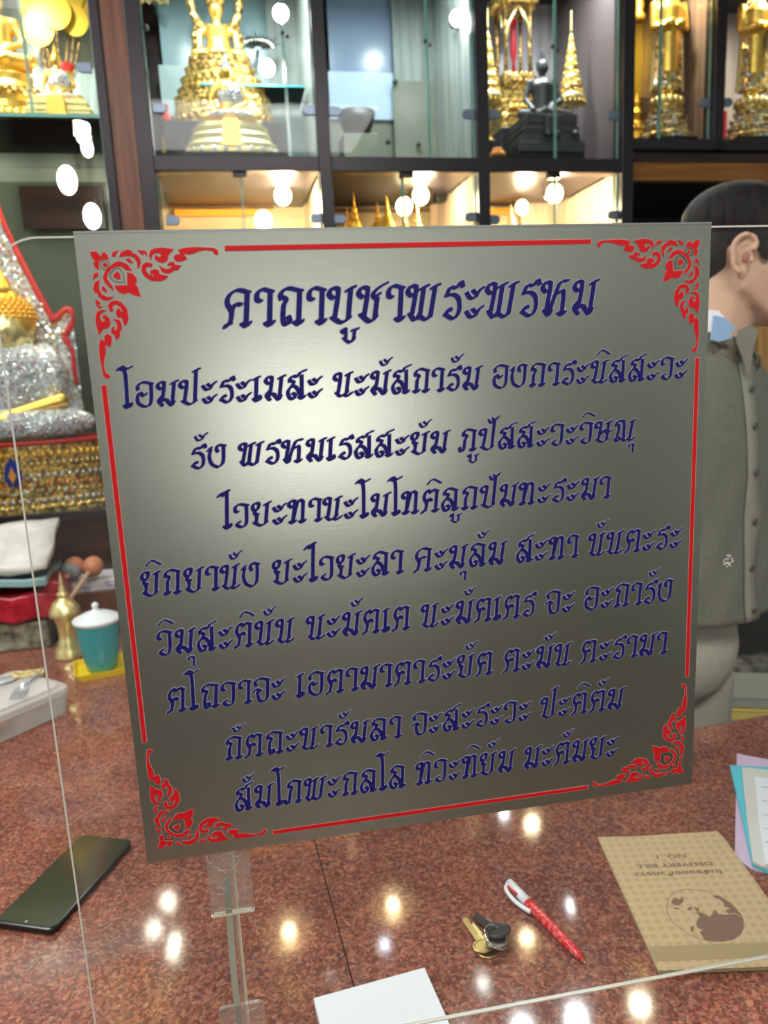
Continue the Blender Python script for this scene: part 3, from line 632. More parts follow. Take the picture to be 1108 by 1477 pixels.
panel(910, 1040, -60, 225, DB, 'panel_bronze'); panel(908, 940, -60, 140, DB-.06, 'fan_gold', nm='gilt_board'); panel(1036, 1112, -60, 225, DB, 'panel_mauve'); panel(1026, 1048, 160, 215, DB-.05, 'lacquer_red', nm='red_box')
# left bay; below the shelf a mirrored shop is put into panel colours
panel(-420, 160, -60, 92, DB, 'panel_streak'); panel(-420, 160, 92, 170, DB, 'panel_pale'); panel(-420, 175, 170, 262, DB, 'panel_olive'); panel(-420, 185, 262, 760, DB, 'case_olive')
panel(30, 150, 268, 330, DB-.03, 'dark_panel', nm='mirror_board')
cbox('glass_shelf', XL+0.03, X['a0'], 0.0, DB, ZSH-0.008, ZSH, 'pane_glass', bev=0); cbox('shelf_edge', XL+0.03, X['a0']-.002, -0.001, 0.001, ZSH-0.008, ZSH, 'glass_edge', bev=0)
cbox('case_floor', XL+0.02, X['a0'], 0.0, DP, ZC-0.02, ZC, 'frame_black'); cbox('case_base', XL+0.02, X['a0'], -0.005, 0.02, 0, ZC-0.02, 'dark_panel')
for u, v in ((17, 776), (21, 807)):
    p = cab(u, v, -.005); b = B(); lathe(b, [(0.011, 0), (0.011, .004), (0.006, .007), (0, .007)], 20); obj('screw_cap', b, 'nickel', cabn, p, (PI/2, 0, 0), smooth=True)
# lit lower cells; strips are mirrored shelves built as solid parts
for (u0, u1), bm_ in (((236, 470), 'panel_beige'), ((480, 690), 'panel_beige'), ((704, 760), 'panel_beige')):
    panel(u0, u1, 236, 420, DB, bm_)
panel(752, 905, 236, 420, DB-.04, 'panel_tan'); panel(622, 692, 236, 420, DB-.03, 'panel_tan')
for u0, u1, v0, v1, m_ in ((236, 400, 271, 277, 'reflected_brown'), (236, 395, 296, 300, 'reflected_brown'), (252, 392, 302, 311, 'reflected_orange'), (482, 622, 273, 280, 'reflected_brown'), (482, 622, 300, 305, 'reflected_brown'), (706, 752, 273, 278, 'reflected_brown'), (706, 752, 300, 309, 'reflected_orange')):
    panel(u0, u1, v0, v1, DB-.02, m_, .012, 'reflected_strip')
# glass doors with hinge clips
def clip(u, v, side, par, rim=True):
    p = cab(u, v, -0.002); b = B(); w_, h_ = 0.016, 0.0115
    P_ = [(-w_, -h_), (-w_, h_)]+[(w_*0.4+h_*math.cos(a), h_*math.sin(a)) for a in [PI/2-i*PI/8 for i in range(9)]]
    prism(b, [(x*side, z) for x, z in P_], -0.004, 0.004, lambda x, y, z: (x, z, y)); obj('hinge_clip', b, 'clip_metal', par, p, bevel=0.0015)
def door(x0, x1, z0, z1, clips, side_glow=None):
    d_ = cbox('glass_door', x0+.002, x1-.002, 0.001, 0.005, z0+.002, z1-.002, 'pane_glass', bev=0)
    for u, v, s_ in clips: clip(u, v, s_, d_)
    for xe in (x0+.002, x1-.002):
        obj('pane_edge', box(B(), xe-.0012, xe+.0012, 0.0, 0.006, z0+.002, z1-.002), 'glass_edge', d_)
J1, J2, J3, J4 = cx(411, 100), cx(617, 100), cx(801, 100), cx(953, 100)
door(X['a3'], J1, ZB1, ZT-.04, [(230, 156, 1)]); door(J1, X['b0'], ZB1, ZT-.04, [(446, 159, -1)])
door(X['b1'], J2, ZB1, ZT-.04, [(483, 161, 1)]); door(J2, X['c0'], ZB1, ZT-.04, [(676, 165, -1)])
door(X['c1'], J3, ZB1, ZT-.04, [(712, 165, 1)]); door(J3, X['d0'], ZB1, ZT-.04, [(885, 167, -1)])
door(X['d1'], J4, ZR1, ZT-.04, []); door(J4, X['e0'], ZR1, ZT-.04, [(1017, 148, -1)]); door(X['e1'], XR, ZR1, ZT-.04, [(1048, 148, 1)])
door(X['a3'], cx(350, 290), 1.6, ZB0, [(249, 318, 1)]); door(cx(350, 290), X['b0'], 1.6, ZB0, [(457, 315, -1)])
door(X['b1'], cx(582, 290), 1.6, ZB0, [(490, 316, 1)]); door(cx(582, 290), X['c0'], 1.6, ZB0, [(679, 313, -1)])
door(X['c1'], cx(801, 290), 1.6, ZB0, [(712, 317, 1)]); door(cx(801, 290), X['d0'], 1.6, ZB0, [(885, 310, -1)])
door(cx(38, 90), X['a0'], ZSH, ZT-.04, [(122, 98, -1)]); door(XL+.03, cx(38, 90), ZSH, ZT-.04, []); door(XL+.03, X['a0'], ZC, ZSH-.01, [])
for u in (346, 586, 798):    # magnet catches under the beam
    p = cab(u, 249, 0); cbox('catch', p.x-.017, p.x+.017, -0.012, 0.012, ZB0-.012, ZB0, 'frame_black')
for u, v in ((617, 62), (411, 50), (801, 70)):    # spacer knobs on the joint
    for du in (-3.5, 3.5):
        p = cab(u+du, v+du*0.8, -.004); b = B(); ell(b, p, 0.005, 2); obj('spacer_knob', b, 'steel_dark', cabn, smooth=True)
for u, v in ((570, 118), (560, 205), (604, 208), (210, 40), (210, 105)):
    p = cab(u, v, DB-.05) if u > 300 else cab(u, v, .01); b = B(); ell(b, p, 0.008, 2); obj('shelf_stud', b, 'steel_dark', cabn, smooth=True)
cbox('glass_shelf', cx(290, 123, .2), cx(440, 123, .2), .2, .40, cz(360, 124.5, .2), cz(360, 122, .2), 'pane_glass', bev=0)
cbox('shelf_edge', cx(290, 123, .2), cx(440, 123, .2), .197, .2, cz(360, 124.5, .2), cz(360, 122, .2), 'paper_cyan', bev=0)
# valance and niche of the right bay
cbox('valance', X['d1'], XR, -0.01, 0.02, cz(960, 262), cz(960, 236), 'wood_orange'); cbox('valance_lip', X['d1'], XR, 0.0, 0.03, cz(960, 235.5), ZR0-.001, 'dark_panel')
cbox('niche_top', X['d1'], XR, 0.02, DP, cz(960, 262), cz(960, 256), 'black'); cbox('niche_back', X['d1'], XR, DP-.02, DP-.005, 0, cz(960, 262), 'black')
cbox('amber_board', cx(1091, 520), cx(1125, 520), -0.01, 0.02, 0.75, 1.72, 'wood_amber', bev=.003)
cbox('niche_shelf', X['d1'], XR, 0.0, DP-.02, 0.70, 0.72, 'dark_panel'); cbox('niche_shelf', X['d1'], XR, 0.1, DP-.02, 1.02, 1.035, 'wood_orange')
# lamp shelf under the middle cells, its downlights mirror in the granite
cbox('lamp_shelf', cx(330, 345), cx(880, 345), -0.42, -0.02, 1.748, 1.764, 'frame_black')
LN = [((417, 1343), 'warm_spot', 1, 'warm downlight behind the sign, mirrored in granite right of the acrylic strut'), ((567, 1305), 'warm_spot', 1, 'warm downlight behind the sign, mirrored in granite above the note pad'), ((760, 1353), 'warm_spot', 1, 'warm downlight hidden behind the sign whose glow shows between keys and pen'), ((555, 1363), 'cool_spot', 0, 'small bluish downlight hidden behind the sign, mirrored in granite above the note pad'), ((825, 1305), 'white_spot', 0, 'small white downlight hidden behind the sign, reflected right of the pen'), ((727, 1172), 'white_spot', 0, 'small white downlight hidden behind the sign, reflected just under its lower edge')]
for (u, v), m_, hal, lab_ in LN:
    d = ray(u, v); s_ = -d[2]/d[1]; Yl = min(1.95, max(1.63, (0.83+H)/s_)); zl = min(0.845, s_*Yl-H); Yl = (zl+H)/s_
    t = Yl/d[1]; p = CMI @ Vector((d[0]*t, Yl, CT+zl))
    e = empty('downlight', CM @ Vector((p.x, p.y, 1.748)), 0, lab_, 'lamp', 'downlights behind the sign')
    dz = (CT+zl)-1.748
    b = B(); ell(b, (0, 0, dz), 0.016 if hal else 0.013, 3); obj('bulb', b, m_, e, smooth=True)
    b = B(); lathe(b, [(0.012, dz+.01), (0.012, 0)], 12); obj('socket', b, 'white_plastic', e)
    if hal:
        b = B(); rr_ = [(0.012, 0.0), (0.045, -0.002), (0.066, dz*.5), (0.07, dz*1.0)]
        lathe(b, [(0.07, dz-.002), (0.066, dz*.5), (0.045, -0.001), (0.012, -0.0005)], 28); b.faces.ensure_lookup_table()
        for f in [f for f in b.faces if len(f.verts) > 4]: b.faces.remove(f)
        obj('reflector', b, 'reflector', e, smooth=True)

def place(nm, u, v, d, label, cat, group=None, rz=0):
    p = CM @ cab(u, v, d); return empty(nm, p, CA+rz, label, cat, group)
MPX = lambda d, v=150: (CM @ cab(500, v, d) - CM @ cab(501, v, d)).length     # metres per pixel at that depth
def bulb(u, v, d, m_, label, r=0.024, st=1.0, group=None, up=True, power=0, col=(1, .75, .45)):
    e = place('light_bulb', u, v, d, label, 'light bulb', group); power *= 4.0 if m_ == 'warm_bulb' else .35
    b = B(); ell(b, (0, 0, 0), (r, r, r*st), 3); obj('bulb_glass', b, m_, e, smooth=True)
    b = B(); lathe(b, [(0.009, r*0.9), (0.011, r+.008), (0.009, r+.022), (0, r+.024)], 14); so = obj('socket', b, 'steel_dark', e, smooth=True); so.rotation_euler = (-PI/2, 0, 0)
    b = B(); tube(b, [(0, r+.02, 0), (0, r+.05, .01), (0, r+.06, .06)], .002, 6); obj('cord', b, 'steel_dark', e)
    if power:
        l = bpy.data.lights.new('bulb_light', 'POINT'); l.energy = power; l.color = col; l.shadow_soft_size = r*1.1
        o = bpy.data.objects.new('bulb_light', l); sc.collection.objects.link(o); o.parent = e; o.location = (0, -r*1.5, -r*1.2)
    return e
WG = 'warm bulbs in the lit lower cells'; LG = 'bulbs in the left glass case'
for u, v, d, w_, lab in ((408, 282, .2, 2.2, 'warm round bulb, upper one in the lit cell below the golden throne statue'), (380, 318, .12, 1.6, 'warm round bulb just above the sign edge in the left lit cell'), (607, 282, .2, 1.2, 'warm round bulb right of the chedi spires'), (583, 262, .30, 0, 'small warm bulb above its mirror twin in the middle lit cell'), (583, 298, .22, 0, 'warm bulb low between chedi spires, mirror twin of the one above'),  # stacked middle pair: a bulb and its mirror image, both built as bulbs
                         (753, 264, .28, 0, 'warm bulb upper left in the right lit cell'), (753, 299, .28, 1.0, 'warm bulb lower left in the right lit cell beside the cream chedi'), (800, 279, .1, 1.6, 'warm large bulb at the door joint of the right lit cell')):
    bulb(u, v, d, 'warm_bulb', lab, 0.024 if d < .25 else .02, 1.12, WG, power=w_)
for u, v, d, r_, lab in ((405, 19, .12, .021, 'white round bulb standing in for a mirrored lamp, high at the door joint over the golden throne statue'), (385, 98, .2, .022, 'white round bulb standing in for a mirrored lamp, right of the golden throne statue'), (660, 26, .12, .021, 'white round bulb standing in for a mirrored lamp in the empty middle upper cell')):  # bulbs added in place of lamps mirrored in the glass doors
    bulb(u, v, d, 'white_bulb', lab, r_, 1.0, 'white bulbs standing in for lamps mirrored in the upper glass', power=1.6, col=(1, .97, .9))
for u, v, d, r_, s_, lab in ((117, 190, .2, .018, 1.6, 'slim white bulb just under the left glass shelf'), (126, 214, .2, .015, 1.5, 'small white bulb below another under the left glass shelf'), (97, 260, .15, .024, 1.5, 'large oval white bulb in the left case above the dark board'), (133, 312, .15, .022, 1.5, 'oval white bulb beside the sign corner in the left case')):
    bulb(u, v, d, 'white_bulb', lab, r_, s_, LG, power=1.6, col=(1, .9, .72))
def cell_fill(x, pw, col, y=.055):  # unseen lamp added at a cell top to light the interior
    o = area('cell_light', CM @ Vector((x, y, ZT-.05)), .045, pw, col); o.data.shape = 'DISK'
for q0, q1, z_, pw in (('a3', 'b0', ZT-.05, 1.7), ('b1', 'c0', ZT-.05, 1.2), ('c1', 'd0', ZT-.05, 1.9)):
    cell_fill((X[q0]+X[q1])/2-.10, pw*1.5, (0.9, .97, 1.0)); cell_fill((X[q0]+X[q1])/2+.10, pw*1.5, (0.9, .97, 1.0))
cell_fill((X['d1']+X['e0'])/2, 2.6, (1, .85, .6)); cell_fill(X['e1']+.25, 5, (1, .85, .6)); cell_fill(-.55, 4.5, (1, .93, .8)); cell_fill(-.95, 4.5, (1, .93, .8))

# ------------------------------------------------------------------ statues
def seated(root, s, m_, hairm=None, robe=None, flame=.16, vox=.03):
    """seated cross-legged figure of height ~1*s above the root, facing -Y"""
    b = B()
    tube(b, [(0, 0, .06), (0, 0, .2), (0, -.01, .34), (0, 0, .48), (0, 0, .58)], [.15, .135, .13, .15, .09], 16, 1.18)
    for sx in (-1, 1):
        cap(b, (sx*.10, 0, .53), (sx*.19, .01, .52), .06, .06, 10); cap(b, (sx*.20, .01, .51), (sx*.265, -.02, .30), .05, .042, 10)
        cap(b, (sx*.265, -.02, .29), (sx*.07 if sx > 0 else -.22, -.19 if sx > 0 else -.2, .17 if sx > 0 else .12), .04, .03, 10)
        cap(b, (sx*.12, 0, .08), (sx*.36, -.11, .075), .085, .07, 10); cap(b, (sx*.36, -.11, .075), (-sx*.06, -.21, .075+.035*(sx > 0)), .065, .045, 10)
        ell(b, (sx*.088, 0, .72), (.012, .02, .045), 1)
    ell(b, (0, 0, .02), (.36, .2, .06), 2); cap(b, (0, 0, .55), (0, -.005, .64), .05, .048, 10)
    ell(b, (0, -.012, .725), (.078, .085, .105), 3); ell(b, (0, -.095, .715), (.012, .016, .022), 1)
    b.transform(Matrix.Scale(s, 4)); o = obj('figure', b, m_, root, remesh=vox*s, sm=2)
    b = B(); ell(b, (0, .012, .765), (.084, .088, .083), 3); ell(b, (0, .01, .85), (.045, .045, .04), 2)
    lathe(b, [(.03, .87), (.034, .885), (.018, .91), (.024, .93), (.008, .96), (0, .87+flame)], 12); b.transform(Matrix.Scale(s, 4)); obj('hair_and_flame', b, hairm or m_, root, smooth=True)
    if robe:
        b = B(); ell(b, (0.03, -.03, .38), (.19, .13, .2), 3); ell(b, (0, -.08, .1), (.40, .17, .07), 3); b.transform(Matrix.Scale(s, 4)); obj('studded_robe', b, robe, root, smooth=True)
def tiers(root, prof, m_, nm='base', seg=40, sy=.6, par=None, ph=0):
    b = B(); lathe(b, prof, seg, (0, 0, 0), sy, ph); return obj(nm, b, m_, par or root, smooth=False)
def petals(root, r, z, h, n, m_, sy=.6, nm='lotus_petals'):
    b = B()
    for i in range(n):
        a = 2*PI*i/n; ell(b, (r*math.cos(a), r*math.sin(a)*sy, z), (h*.42, h*.3, h*.5), 1, Matrix.Rotation(a+PI/2, 3, 'Z'))
    return tag(obj(nm, b, m_, root, smooth=True), kind='stuff')
def pedestal(root_pt, wx, wy, z0, z1, m_='frame_black'):
    return cbox('plinth', root_pt.x-wx, root_pt.x+wx, root_pt.y-wy, root_pt.y+wy, z0, z1, m_)

# cell 1: gilded throne statue with a tall ring behind the figure
d1 = .27; k1 = MPX(d1); e = place('throne_statue', 325, 192, d1, 'ornate gilded throne statue with a ring arch in the upper left cell', 'statue')
pedestal(cab(325, 192, d1), 80*k1, .1, ZB0+.03, cab(325, 192, d1).z)
prof = []
for r0, z0 in ((71, 0), (72, 6), (66, 10), (68, 18), (64, 30), (65, 42), (58, 46), (60, 52), (52, 58), (55, 66), (46, 72), (48, 80), (40, 86), (42, 94), (34, 98)): prof.append((r0*k1, z0*k1))
tiers(e, prof, 'gold_ornate', 'throne_tiers', 48, .55); petals(e, 66*k1, 12*k1, 14*k1, 30, 'gold_dark', .55); petals(e, 50*k1, 62*k1, 11*k1, 26, 'gold', .55); petals(e, 40*k1, 88*k1, 9*k1, 20, 'gold_dark', .55)
q = empty('x', (0, 0, 0)); bpy.data.objects.remove(q)
b = B(); S1 = 118*k1
tube(b, [(0, 0, 96*k1), (0, 0, 115*k1), (0, 0, 130*k1)], [20*k1, 15*k1, 17*k1], 14)
for sx in (-1, 1):
    cap(b, (sx*12*k1, 0, 132*k1), (sx*24*k1, -4*k1, 124*k1), 6*k1, 5*k1, 8); cap(b, (sx*24*k1, -4*k1, 124*k1), (sx*26*k1, -8*k1, 100*k1), 4.5*k1, 4*k1, 8)
    cap(b, (sx*5*k1, 0, 100*k1), (sx*32*k1, -8*k1, 97*k1), 8*k1, 6*k1, 8); cap(b, (sx*32*k1, -8*k1, 97*k1), (-sx*8*k1, -14*k1, 97*k1), 6*k1, 5*k1, 8)
ell(b, (0, 0, 155*k1), (10*k1, 10*k1, 13*k1), 3); cap(b, (0, 0, 135*k1), (0, 0, 146*k1), 6*k1, 6*k1, 8)
obj('figure', b, 'gold', e, remesh=.004, sm=1)
b = B(); lathe(b, [(12*k1, 160*k1), (13*k1, 165*k1), (8*k1, 172*k1), (9*k1, 176*k1), (5*k1, 186*k1), (6*k1, 190*k1), (2*k1, 205*k1), (0, 218*k1)], 16); obj('crown', b, 'gold_ornate', e, smooth=True)
b = B(); tube(b, [(33*k1*math.cos(a), 6*k1, 172*k1+46*k1*math.sin(a)) for a in [2*PI*i/40-PI/2 for i in range(41)]], 5.5*k1, 10); obj('ring_arch', b, 'gold_ornate', e, smooth=True)
for sx in (-1, 1):
    b = B(); tube(b, [(sx*30*k1, 0, 96*k1), (sx*30*k1, 0, 118*k1), (sx*28*k1, 0, 140*k1)], [5*k1, 3.5*k1, 2*k1], 8); lathe(b, [(5*k1, 118*k1), (6*k1, 121*k1), (2*k1, 126*k1), (0, 138*k1)], 10, (sx*30*k1, 0, 0)); obj('side_finial', b, 'gold_ornate', e, smooth=True)
# cell 1: crystal studded seated figure in front
d2 = .09; k2 = MPX(d2); e = place('crystal_buddha', 336, 227, d2, 'small seated gold Buddha covered in crystals in front of the throne statue', 'statue')
z0_ = cab(336, 227, d2).z; pedestal(cab(336, 227, d2), 66*k2, .05, ZB0+.03, z0_)
tiers(e, [(r*k2, z*k2) for r, z in ((66, 0), (67, 5), (60, 8), (62, 14), (54, 20), (56, 26), (50, 30), (52, 36), (44, 38), (44, 42))], 'gold_pale', 'base', 40, .45)
petals(e, 62*k2, 4*k2, 12*k2, 22, 'crystal', .45); b = B(); prism(b, [(-14*k2, 8*k2), (14*k2, 8*k2), (10*k2, 42*k2), (-10*k2, 42*k2)], -30*k2, -24*k2, lambda x, y, z: (x, z, y)); obj('front_cloth', b, 'gold', e)
rt = empty('body', (0, 0, 42*k2)); rt.parent = e; bpy.data.objects.remove(rt)
def seated_on(e, z, s, **kw):
    n0 = set(sc.objects); seated(e, s, **kw)
    for o in set(sc.objects)-n0: o.location.z += z
seated_on(e, 42*k2, 92*k2, m_='gold', hairm='crystal_blue', robe='crystal')
# tiny figure in the corner
e = place('red_figurine', 245, 224, .2, 'tiny red and gold figurine in the left corner of the upper cell', 'figurine'); pedestal(cab(245, 224, .2), .02, .02, ZB0+.03, cab(245, 224, .2).z)
tiers(e, [(.018, 0), (.02, .01), (.012, .02), (.016, .035), (.009, .05), (.013, .06), (.006, .07)], 'gold', 'stand', 16, 1); b = B(); tube(b, [(0, 0, .07), (0, 0, .095), (0, 0, .115)], [.008, .011, .004], 10); ell(b, (0, 0, .12), .008, 2); obj('figure', b, 'ribbon_red', e, smooth=True)
# spiky gilt fan ornaments at the top of cell 1
for u, v, s_, lab in ((203+20, 5, 1.0, 'pale gold spiky rosette at the top left of the upper cell'), (372, 70, 1.3, 'silver spiky leaf rosette right of the throne statue')):
    e = place('spiky_rosette', u, v, .36, lab, 'ornament')
    b = B(); rr = random.Random(u)
    for i in range(30):
        a = PI*(0.02+0.96*i/29); l = .05*s_*rr.uniform(.7, 1.1); tube(b, [(0.012*math.cos(a), 0, .006*math.sin(a)), (l*math.cos(a), -.012+rr.uniform(-.01, .01), l*math.sin(a)*.7)], [.003, .0004], 5)
    obj('spikes', b, 'steel_dark' if s_ > 1 else 'gold_pale', e)
    b = B()
    for i in range(12): a = PI*(.05+.9*i/11); ell(b, (.034*s_*math.cos(a), -.014, .018*s_*math.sin(a)-.004), (.007, .004, .009), 1)
    obj('beads', b, 'chrome' if s_ > 1 else 'crystal_gold', e, smooth=True)
    b = B(); tube(b, [(0, 0, 0), (0, DB-.40+.03, .0)], .004, 8); obj('pin', b, 'steel_dark', e)
# cell 2: dark bowl with golden centre
e = place('dark_bowl', 516, 200, .30, 'dark glass bowl with a gold cup inside in the middle upper cell', 'bowl'); pedestal(cab(516, 201, .3), .05, .05, ZB0+.03, cab(516, 200, .3).z, 'panel_olive')
k3 = MPX(.3); b = B(); lathe(b, [(8*k3, 0), (10*k3, 1*k3), (19*k3, 8*k3), (24*k3, 20*k3), (27*k3, 34*k3), (25*k3, 34*k3), (20*k3, 21*k3), (14*k3, 10*k3), (0, 6*k3)], 32); obj('bowl_shell', b, 'bronze_dark', e, smooth=True)
b = B(); lathe(b, [(4*k3, 7*k3), (3*k3, 14*k3), (7*k3, 22*k3), (8*k3, 30*k3), (0, 30*k3)], 20); obj('gold_cup', b, 'gold', e, smooth=True)
# cell 3: pavilion, tiered parasols, dark seated Buddha
d4 = .28; k4 = MPX(d4); e = place('gilded_pavilion', 742, 196, d4, 'gilded miniature pavilion with tiered roof behind the dark Buddha', 'model pavilion')
pedestal(cab(742, 196, d4), 34*k4, .08, ZB0+.03, cab(742, 196, d4).z)
q4 = PI/4; S2 = math.sqrt(2)
tiers(e, [(r*k4*S2, z*k4) for r, z in ((34, 0), (34, 6), (28, 9), (30, 20), (27, 24), (29, 40), (24, 44), (27, 58), (22, 60), (26, 74), (22, 76), (22, 80))], 'gold_ornate', 'stepped_base', 4, 1, ph=q4); petals(e, 32*k4, 30*k4, 10*k4, 24, 'gold', 1); petals(e, 29*k4, 66*k4, 10*k4, 20, 'gold_dark', 1)
for sx in (-1, 1):
    for sy in (-1, 1):
        b = B(); tube(b, [(sx*19*k4, sy*19*k4, 80*k4), (sx*18*k4, sy*18*k4, 120*k4), (sx*19*k4, sy*19*k4, 172*k4)], [3.2*k4, 2.4*k4, 3*k4], 8); obj('column', b, 'gold_dark', e, smooth=True)
b = B()
for sx in (-1, 1):
    tube(b, [(sx*18*k4, -21*k4, 120*k4), (sx*15*k4, -21*k4, 142*k4), (sx*8*k4, -21*k4, 156*k4), (0, -21*k4, 168*k4)], [1.6*k4, 2.2*k4, 2.4*k4, 1*k4], 6)
    tube(b, [(sx*21*k4, -18*k4, 120*k4), (sx*21*k4, -10*k4, 150*k4), (sx*21*k4, 0, 168*k4)], [1.6*k4, 2.4*k4, 1*k4], 6)
obj('pointed_arch', b, 'gold_pale', e, smooth=True)
b = B(); tube(b, [(0, 0, 80*k4), (0, 0, 100*k4), (0, 0, 112*k4), (0, 0, 140*k4), (0, 0, 156*k4)], [4*k4, 2*k4, 5*k4, 4*k4, 6*k4], 10); obj('red_hanging', b, 'lacquer_red', e, smooth=True)
tiers(e, [(r*k4*S2, z*k4) for r, z in ((27, 170), (32, 176), (26, 182), (28, 188), (21, 198), (23, 203), (16, 212), (18, 217), (10, 228), (12, 233), (4, 248), (0, 285))], 'gold_ornate', 'tiered_roof', 4, 1, ph=q4); petals(e, 29*k4, 172*k4, 11*k4, 24, 'gold', 1, 'eave_leaves'); petals(e, 23*k4, 190*k4, 9*k4, 20, 'gold_ornate', 1, 'eave_leaves')
def parasol(u, v, d, lab, hpx=158, rpx=21, pole=54):
    k = MPX(d); e = place('tiered_parasol', u, v, d, lab, 'parasol', 'tiered gold parasols')
    b = B(); tube(b, [(0, 0, 0), (0, 0, (pole+hpx*.8)*k)], 1.6*k, 8); obj('pole', b, 'gold_pale', e, smooth=True)
    b = B(); lathe(b, [(9*k, 0), (9*k, 2*k), (5*k, 4*k), (2*k, 9*k), (0, 9*k)], 20); obj('foot', b, 'gold', e, smooth=True)
    z = pole; r = rpx
    for i in range(9):
        h_ = 15.5*(.9**i); b = B(); lathe(b, [(r*k, z*k), (r*.98*k, (z+h_*.55)*k), (r*.78*k, (z+h_*.8)*k), (r*.74*k, (z+h_)*k), (0, (z+h_)*k)], 28)
        t_ = obj('parasol_tier', b, 'gold_ornate' if i % 2 else 'gold_pale', e, smooth=True)
        b = B(); n = 18
        for j in range(n): a = 2*PI*j/n; ell(b, (r*k*math.cos(a), r*k*math.sin(a), (z-1.2)*k), (1.6*k, 1.6*k, 3.2*k), 1)
        obj('leaf_fringe', b, 'gold', t_, smooth=True)
        z += h_; r *= .80 if i < 6 else .7
    b = B(); lathe(b, [(r*1.2*k, z*k), (r*.8*k, (z+8)*k), (0, (z+30)*k)], 12); obj('spire', b, 'gold_pale', e, smooth=True)
    return e
parasol(824, 205, .16, 'tall tiered gold parasol right of the dark seated Buddha'); pedestal(cab(824, 206, .16), .02, .02, ZB0+.03, cab(824, 205, .16).z)
e = parasol(706, 205, .16, 'tiered gold parasol half hidden by the post, left of the pavilion'); pedestal(cab(706, 206, .16), .02, .02, ZB0+.03, cab(706, 205, .16).z)
d5 = .09; k5 = MPX(d5); e = place('dark_buddha', 783, 229, d5, 'dark bronze seated Buddha on a stepped base in the upper right cell', 'statue'); pedestal(cab(783, 229, d5), 52*k5, .06, ZB0+.03, cab(783, 229, d5).z)
b = B()
for hw_, z0_, z1_ in ((52, 0, 14), (48, 14, 17), (45, 17, 26), (42, 26, 30), (44, 30, 36), (40, 36, 40), (41, 40, 53)): box(b, -hw_*k5, hw_*k5, -.06-(hw_-40)*k5*.3, .05, z0_*k5, z1_*k5)
obj('stepped_base', b, 'bronze_dark', e, bevel=.002)
b = B(); box(b, -12*k5, 12*k5, -.075, -.062, 22*k5, 50*k5); ell(b, (6*k5, -.07, 24*k5), 6*k5, 2); ell(b, (-8*k5, -.07, 24*k5), 5*k5, 2); ell(b, (36*k5, -.066, 25*k5), 5*k5, 2); obj('base_cloth', b, 'bronze_dark', e, bevel=.002)
seated_on(e, 50*k5, 104*k5, m_='bronze_dark', vox=.02)
# dark silhouette and orange offering
e = place('dark_figurine', 866, 226, .22, 'dark standing figurine with pale trim at the right of the upper right cell', 'figurine'); pedestal(cab(866, 227, .22), .05, .04, ZB0+.03, cab(866, 226, .22).z); kk = MPX(.22)
b = B(); tube(b, [(0, 0, 0), (-2*kk, 0, 30*kk), (0, 0, 60*kk), (2*kk, 0, 78*kk)], [20*kk, 15*kk, 14*kk, 7*kk], 12); ell(b, (3*kk, 0, 90*kk), (9*kk, 9*kk, 12*kk), 2); cap(b, (12*kk, 0, 68*kk), (18*kk, -8*kk, 40*kk), 5*kk, 4*kk, 8); cap(b, (-12*kk, 0, 68*kk), (-20*kk, -8*kk, 35*kk), 5*kk, 4*kk, 8); obj('figure', b, 'frame_black', e, remesh=.004, sm=1)
b = B(); tube(b, [(-14*kk, -.03, 6*kk), (-16*kk, -.04, 22*kk), (-12*kk, -.045, 38*kk)], [3*kk, 2*kk, 2*kk], 6); obj('pale_trim', b, 'clip_metal', e, smooth=True)
e = place('orange_offering', 718, 227, .07, 'orange garland offering in the bottom corner beside the dark Buddha', 'offering'); b = B()
for i in range(9): a = 2*PI*i/9; ell(b, (.016*math.cos(a), .012*math.sin(a), .008), .008, 1)
for i in range(6): a = 2*PI*i/6; ell(b, (.009*math.cos(a), .007*math.sin(a), .018), .007, 1)
obj('garland', b, 'orange_enamel', e, smooth=True); pedestal(cab(718, 227, .07), .02, .02, ZB0+.03, cab(718, 227, .07).z)

# lower cells: chedi spires, clamp lamps
for u, v0, v1, w_, m_, lab in ((503, 299, 345, 7, 'gold_bright', 'slim gold chedi, leftmost of the row in the middle lit cell'), (513, 280, 345, 9, 'gold_bright', 'tall gold chedi second from the left in the middle lit cell'), (546, 293, 345, 10, 'gold_bright', 'gold chedi third from the left in the middle lit cell'), (560, 284, 345, 11, 'gold_bright', 'tall gold chedi beside the door joint in the middle lit cell'), (585, 308, 345, 10, 'gold', 'short gold chedi under a bulb in the middle lit cell'), (603, 296, 345, 9, 'gold', 'gold chedi rightmost of the row in the middle lit cell'), (738, 295, 350, 13, 'ivory_gold', 'cream coloured chedi in the right lit cell')):
    d = .16; k = MPX(d, 300); e = place('chedi', u, v1, d, lab, 'chedi', 'chedis in the lit cells' if u < 700 else None); hh = (v1-v0); pz = cab(u, v1, d)
    tiers(e, [(w_*1.3*k, 0), (w_*1.3*k, .05*hh*k), (w_*k, .10*hh*k), (w_*1.05*k, .22*hh*k), (w_*.9*k, .34*hh*k), (w_*.55*k, .44*hh*k), (w_*.6*k, .5*hh*k), (w_*.35*k, .55*hh*k), (w_*.38*k, .62*hh*k), (w_*.22*k, .7*hh*k), (w_*.1*k, .9*hh*k), (0, hh*k)], m_, 'spire', 20, 1)
    petals(e, w_*1.1*k, .08*hh*k, w_*.6*k, 12, m_, 1); pedestal(pz, .018, .018, 1.6, pz.z)
